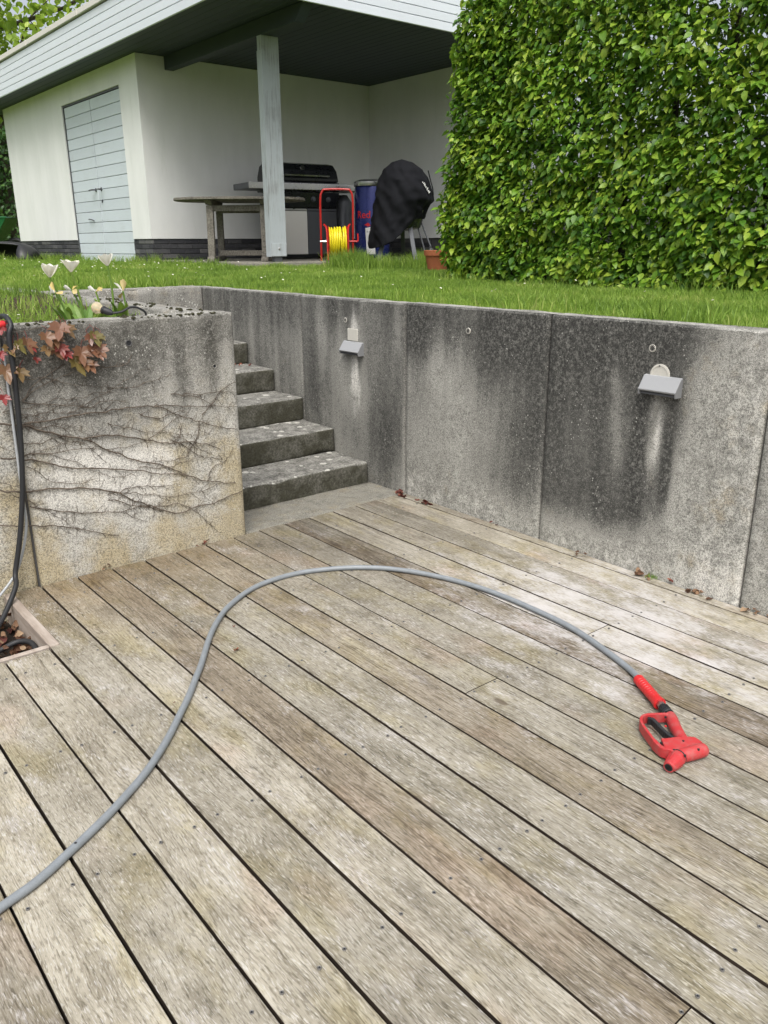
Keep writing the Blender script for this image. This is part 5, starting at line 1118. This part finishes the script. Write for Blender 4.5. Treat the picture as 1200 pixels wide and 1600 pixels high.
# the 300 leaves that show largest become parts of their own
Rm = np.array(MX); cc = (P - np.array([0, 0, CAMZ])) @ Rm; uu = 600 + FPX * cc[:, 0] / cc[:, 2]; vv = 800 + FPX * cc[:, 1] / cc[:, 2]
vis = (uu > 0) & (uu < 1195) & (vv > 2) & (vv < 480) & (P[:, 0] < HX + .04); score = np.where(vis, size / cc[:, 2], 0); pick = np.argsort(-score)[:300]
LM = []
for k in range(8):
    me = leaves_mesh('leaf', np.zeros((1, 3)), np.array([[0, 1.0, 0]]), np.array([[0, 0, 1.0]]), np.ones(1), np.array([0.0]), M_HEDGE); LM.append(me)
Fr = frames(d, nn_)
for k in pick:
    o = link('leaf', LM[k % 8], None, hedge); Mw = Matrix(Fr[k].tolist()).to_4x4(); s_ = float(size[k])
    o.matrix_local = Matrix.Translation(Vector(P[k]) - Vector((HX, 3.2, 1.07))) @ Mw @ Matrix.Diagonal((s_, s_, s_, 1))
rest = np.ones(N, bool); rest[pick] = False
me = leaves_mesh('foliage', P[rest] - np.array([HX, 3.2, 1.07]), d[rest], nn_[rest], size[rest], rnd[rest], M_HEDGE)
tag(link('foliage', me, None, hedge), kind='stuff')
tr_ = MB()
ys_ = np.arange(1.0, 5.4, .36)
for i, y in enumerate(ys_):
    x = HX + .42 + random.uniform(-.05, .05); t = MB(); t.tube([Vector((x - HX, y - 3.2, -.05)), Vector((x - HX + random.uniform(-.04, .04), y - 3.2 + random.uniform(-.05, .05), 1.1)), Vector((x - HX, y - 3.2 + random.uniform(-.1, .1), 2.4))], [.03, .022, .01], 7); t.build('trunk', M_BARK, hedge, smooth=True)
    for z in np.arange(.15, 2.4, .07):
        a = random.uniform(0, 6.28); e = Vector((x - HX + .38 * math.cos(a), min(y - 3.2 + .34 * math.sin(a), 2.05), z + random.uniform(.05, .2))); s0 = Vector((x - HX, y - 3.2, z)); m_ = (s0 + e) / 2 + Vector((0, 0, random.uniform(-.06, .04)))
        tr_.tube([s0, m_, e], [.007, .005, .0025], 5)
        for _ in range(3): tr_.tube([m_.lerp(e, random.random()), Vector((min(max(e.x + random.uniform(-.18, .18), .02), .85), min(e.y + random.uniform(-.18, .18), 2.05), e.z + random.uniform(-.1, .2)))], [.003, .0015], 4)
tag(tr_.build('twigs', M_BARK, hedge), kind='stuff')
# tree behind the shed, top left
tpos = Vector((6.25, 21.6, 1.1))
tree = empty('maple_tree', tpos, 0, 'tall light green leafy tree behind the left end of the shed roof', 'tree')
tk = MB(); tk.tube([(0, 0, -.1), (.1, 0, 1.5), (0, .15, 3.4), (.1, 0, 5.5), (.1, .2, 8.5)], [.30, .24, .19, .12, .04], 12); tk.build('trunk', M_BARK, tree, smooth=True)
cb_ = MB(); ends = []
for k in range(46):
    z = random.uniform(2.6, 7.6); a = random.uniform(0, 6.28); L = random.uniform(1.6, 3.4) * (1 - .06 * (z - 4.5) ** 2 / 2); L = max(L, .8); e = Vector((L * math.cos(a), L * math.sin(a), z + L * random.uniform(.1, .5))); s0 = Vector((.05, .05, z)); m_ = s0.lerp(e, .5) + Vector((0, 0, -.15))
    cb_.tube([s0, m_, e], [.055, .035, .012], 6); ends += [(m_, .7), (e, .75), (s0.lerp(e, .8), .8)]
    for _ in range(4): q = m_.lerp(e, random.random()); w = q + Vector((random.gauss(0, .6), random.gauss(0, .6), random.gauss(.1, .5))); cb_.tube([q, w], [.015, .005], 4); ends.append((w, .5))
tag(cb_.build('branches', M_BARK, tree), kind='stuff')
Pc = np.concatenate([np.array(e) + rng.normal(0, r * .42, (30, 3)) for e, r in ends]); N = len(Pc)
d = np.stack([rng.normal(0, .6, N), rng.normal(0, .6, N), rng.normal(-.5, .5, N)], 1); nn_ = np.stack([rng.normal(0, .5, N), rng.normal(0, .5, N), np.abs(rng.normal(.8, .4, N))], 1)
cl_ = np.array([mnoise.noise(Vector(p) * 1.2) for p in Pc])
me = leaves_mesh('crown', Pc, d, nn_, rng.uniform(.10, .19, N), np.clip(.5 + .5 * cl_ + rng.normal(0, .15, N), .02, .98), M_TREE, asp=rng.uniform(1.1, 1.7, N)); tag(link('crown', me, None, tree), kind='stuff')
# dark hedge far left
dh = empty('dark_hedge', (4.3, 20.0, 1.1), 0, 'dark green hedge far behind the wheelbarrow at the left edge', 'hedge')
N = 14000; Pd = np.stack([rng.uniform(-3.0, 1.6, N), rng.normal(0, .22, N), rng.uniform(0, 1, N) ** .8 * 2.75], 1); Pd[:, 2] += .12 * np.sin(Pd[:, 0] * 4)
d = np.stack([rng.normal(0, .6, N), -np.abs(rng.normal(.6, .4, N)), rng.normal(-.1, .6, N)], 1); nn_ = np.stack([rng.normal(0, .4, N), rng.normal(-.6, .3, N), np.abs(rng.normal(.7, .3, N))], 1)
tag(link('foliage', leaves_mesh('foliage', Pd, d, nn_, rng.uniform(.07, .13, N), rng.random(N), M_DHEDGE), None, dh), kind='stuff')
MB().box((-3.0, -.05, -.05), (1.6, .25, 2.5)).build('hedge_core', M_BARK, dh)
# grass
def grass(name, P, h, w, label, lean=.35, parent=None):
    N = len(P); a = rng.uniform(0, 2*np.pi, N); s = np.stack([np.cos(a), np.sin(a), np.zeros(N)], 1) * (w / 2)[:, None]
    b_ = rng.uniform(0, 2*np.pi, N); ln = np.stack([np.cos(b_), np.sin(b_), np.zeros(N)], 1) * (h * np.abs(rng.normal(0, lean, N)))[:, None]
    up = np.zeros((N, 3)); up[:, 2] = h
    V = np.stack([P - s, P + s, P + ln * .35 + up * .6 - s * .75, P + ln * .35 + up * .6 + s * .75, P + ln + up * .97], 1).reshape(-1, 3)
    k = (np.arange(N) * 5)[:, None]; quad = np.array([[0, 1, 3, 2]]) + k; tri = np.array([[2, 3, 4]]) + k
    loops = np.concatenate([quad.ravel(), tri.ravel()]); st = np.concatenate([np.arange(N) * 4, 4 * N + np.arange(N) * 3])
    me = bpy.data.meshes.new(name); me.vertices.add(5 * N); me.vertices.foreach_set('co', V.reshape(-1).astype(np.float32)); me.loops.add(len(loops)); me.loops.foreach_set('vertex_index', loops.astype(np.int32))
    me.polygons.add(len(st)); me.polygons.foreach_set('loop_start', st.astype(np.int32)); me.update(calc_edges=True)
    setattr_f(me, 'rnd', np.repeat(rng.random(N), 5)); setattr_f(me, 'tip', np.tile([0, 0, .6, .6, 1.0], N)); me.materials.append(M_GRASS)
    return tag(link(name, me, None, parent), label, 'grass', kind='stuff')
def scatter(N, x0, x1, y0, y1, keep=None):
    x = rng.uniform(x0, x1, N); y = rng.uniform(y0, y1, N)
    if keep is not None: k = keep(x, y); x, y = x[k], y[k]
    return x, y
gx_, gy_ = [], []
for N, x0, x1, y0, y1 in ((52000, 3.05, 5.35, 1.2, 5.0), (42000, 3.05, 6.2, 5.0, 7.9), (16000, 6.2, 8.2, 5.5, 7.9), (40000, 1.83, 4.68, 5.9, 10.4), (9000, -0.5, 1.66, 6.0, 10.4), (22000, 0.5, 4.66, 10.4, 15.5)):
    x, y = scatter(N, x0, x1, y0, y1, lambda x, y: ~((x > 4.66) & (y > 7.84)) ); gx_.append(x); gy_.append(y)
x = np.concatenate(gx_); y = np.concatenate(gy_); z = np.array([lawnz(a, c) for a, c in zip(x, y)]) - .01
pn = np.array([mnoise.noise(Vector((a * 1.7, c * 1.7, 1))) for a, c in zip(x, y)])
dist = np.hypot(x, y)
h = rng.uniform(.025, .055, len(x)) * (1 + .5 * pn); w = rng.uniform(.003, .0055, len(x)) * (1 + .10 * np.maximum(0, dist - 5))
grass('lawn_grass', np.stack([x, y, z], 1), h, w, 'short bright green lawn grass between the retaining wall, hedge and shed', .5)
# longer uncut grass: along the wall top, the slab edge, the shed foot, under the reel
tx, ty, th = [], [], []
def tuft(N, xf, yf, h0, h1):
    x_ = xf(N); y_ = yf(N); c_ = np.array([mnoise.noise(Vector((a * 3.3, c * 3.3, 5))) for a, c in zip(x_, y_)]); k = rng.random(N) < .45 + 1.3 * c_
    tx.append(x_[k]); ty.append(y_[k]); th.append((rng.uniform(h0, h1, N) * (1 + .8 * np.maximum(0, c_)))[k])
U_ = rng.uniform
tuft(1500, lambda n: U_(3.06, 3.3, n), lambda n: U_(1.2, 6.1, n), .05, .10)
tuft(5000, lambda n: U_(4.5, 6.6, n), lambda n: 7.78 - np.abs(rng.normal(0, .12, n)), .025, .075)
tuft(9000, lambda n: U_(5.35, 7.3, n), lambda n: 7.55 - np.abs(rng.normal(0, .30, n)), .09, .19)
tuft(3500, lambda n: 4.62 - np.abs(rng.normal(0, .07, n)), lambda n: U_(10.0, 15.8, n), .05, .13)
tuft(1500, lambda n: U_(4.3, 4.7, n), lambda n: U_(7.9, 10.3, n), .04, .10)
tuft(2500, lambda n: U_(5.0, 5.4, n), lambda n: U_(1.2, 5.6, n), .04, .10)
tuft(1500, lambda n: rng.normal(3.9, .35, n), lambda n: rng.normal(13.5, .3, n), .06, .14)
tuft(1200, lambda n: U_(1.83, 2.9, n), lambda n: U_(5.92, 6.3, n), .05, .11)
x = np.concatenate(tx); y = np.concatenate(ty); h = np.concatenate(th); z = np.array([lawnz(a, c) for a, c in zip(x, y)]) - .01
grass('long_grass', np.stack([x, y, z], 1), h, rng.uniform(.004, .007, len(x)), 'longer uncut grass along the wall top, terrace edge and foot of the shed', .55)
# weeds and grass in the planter
x, y = scatter(16000, -0.6, 1.72, 3.6, 5.85); c_ = np.array([mnoise.noise(Vector((a * 2, c * 2, 5))) for a, c in zip(x, y)]); k = (rng.random(len(x)) < .6 + .8 * c_) & ((x < 1.15) | (y > 3.85)); x, y = x[k], y[k]
z = np.array([soilz(a, c) for a, c in zip(x, y)]) - .008
grass('planter_grass', np.stack([x, y, z], 1), rng.uniform(.03, .10, len(x)), rng.uniform(.003, .006, len(x)), 'grass and weeds growing in the planter behind the tulips', .5)
# daisies and seed heads
dz = MB()
for i in range(150):
    if i < 80: a, c = random.uniform(1.9, 4.4), random.uniform(6.2, 10.5)
    else: a, c = random.uniform(3.2, 5.0), random.uniform(1.6, 7.0)
    if i >= 95: a, c = random.uniform(.3, 1.25), random.uniform(3.7, 5.6)
    zz = (lawnz(a, c) if i < 95 else soilz(a, c)) + random.uniform(.03, .09); dz.lathe([(.002, 0), (.0085, .002), (.003, .004)], 6, Matrix.Translation((a, c, zz)) @ Matrix.Rotation(random.uniform(-.6, .6), 4, 'X'))
tag(dz.build('daisies', M_TULIP), 'tiny white daisies and seed heads scattered in the grass', 'daisies', kind='stuff')
me = bpy.data.objects['daisies'].data; setattr_f(me, 'rnd', rng.random(len(me.vertices)))
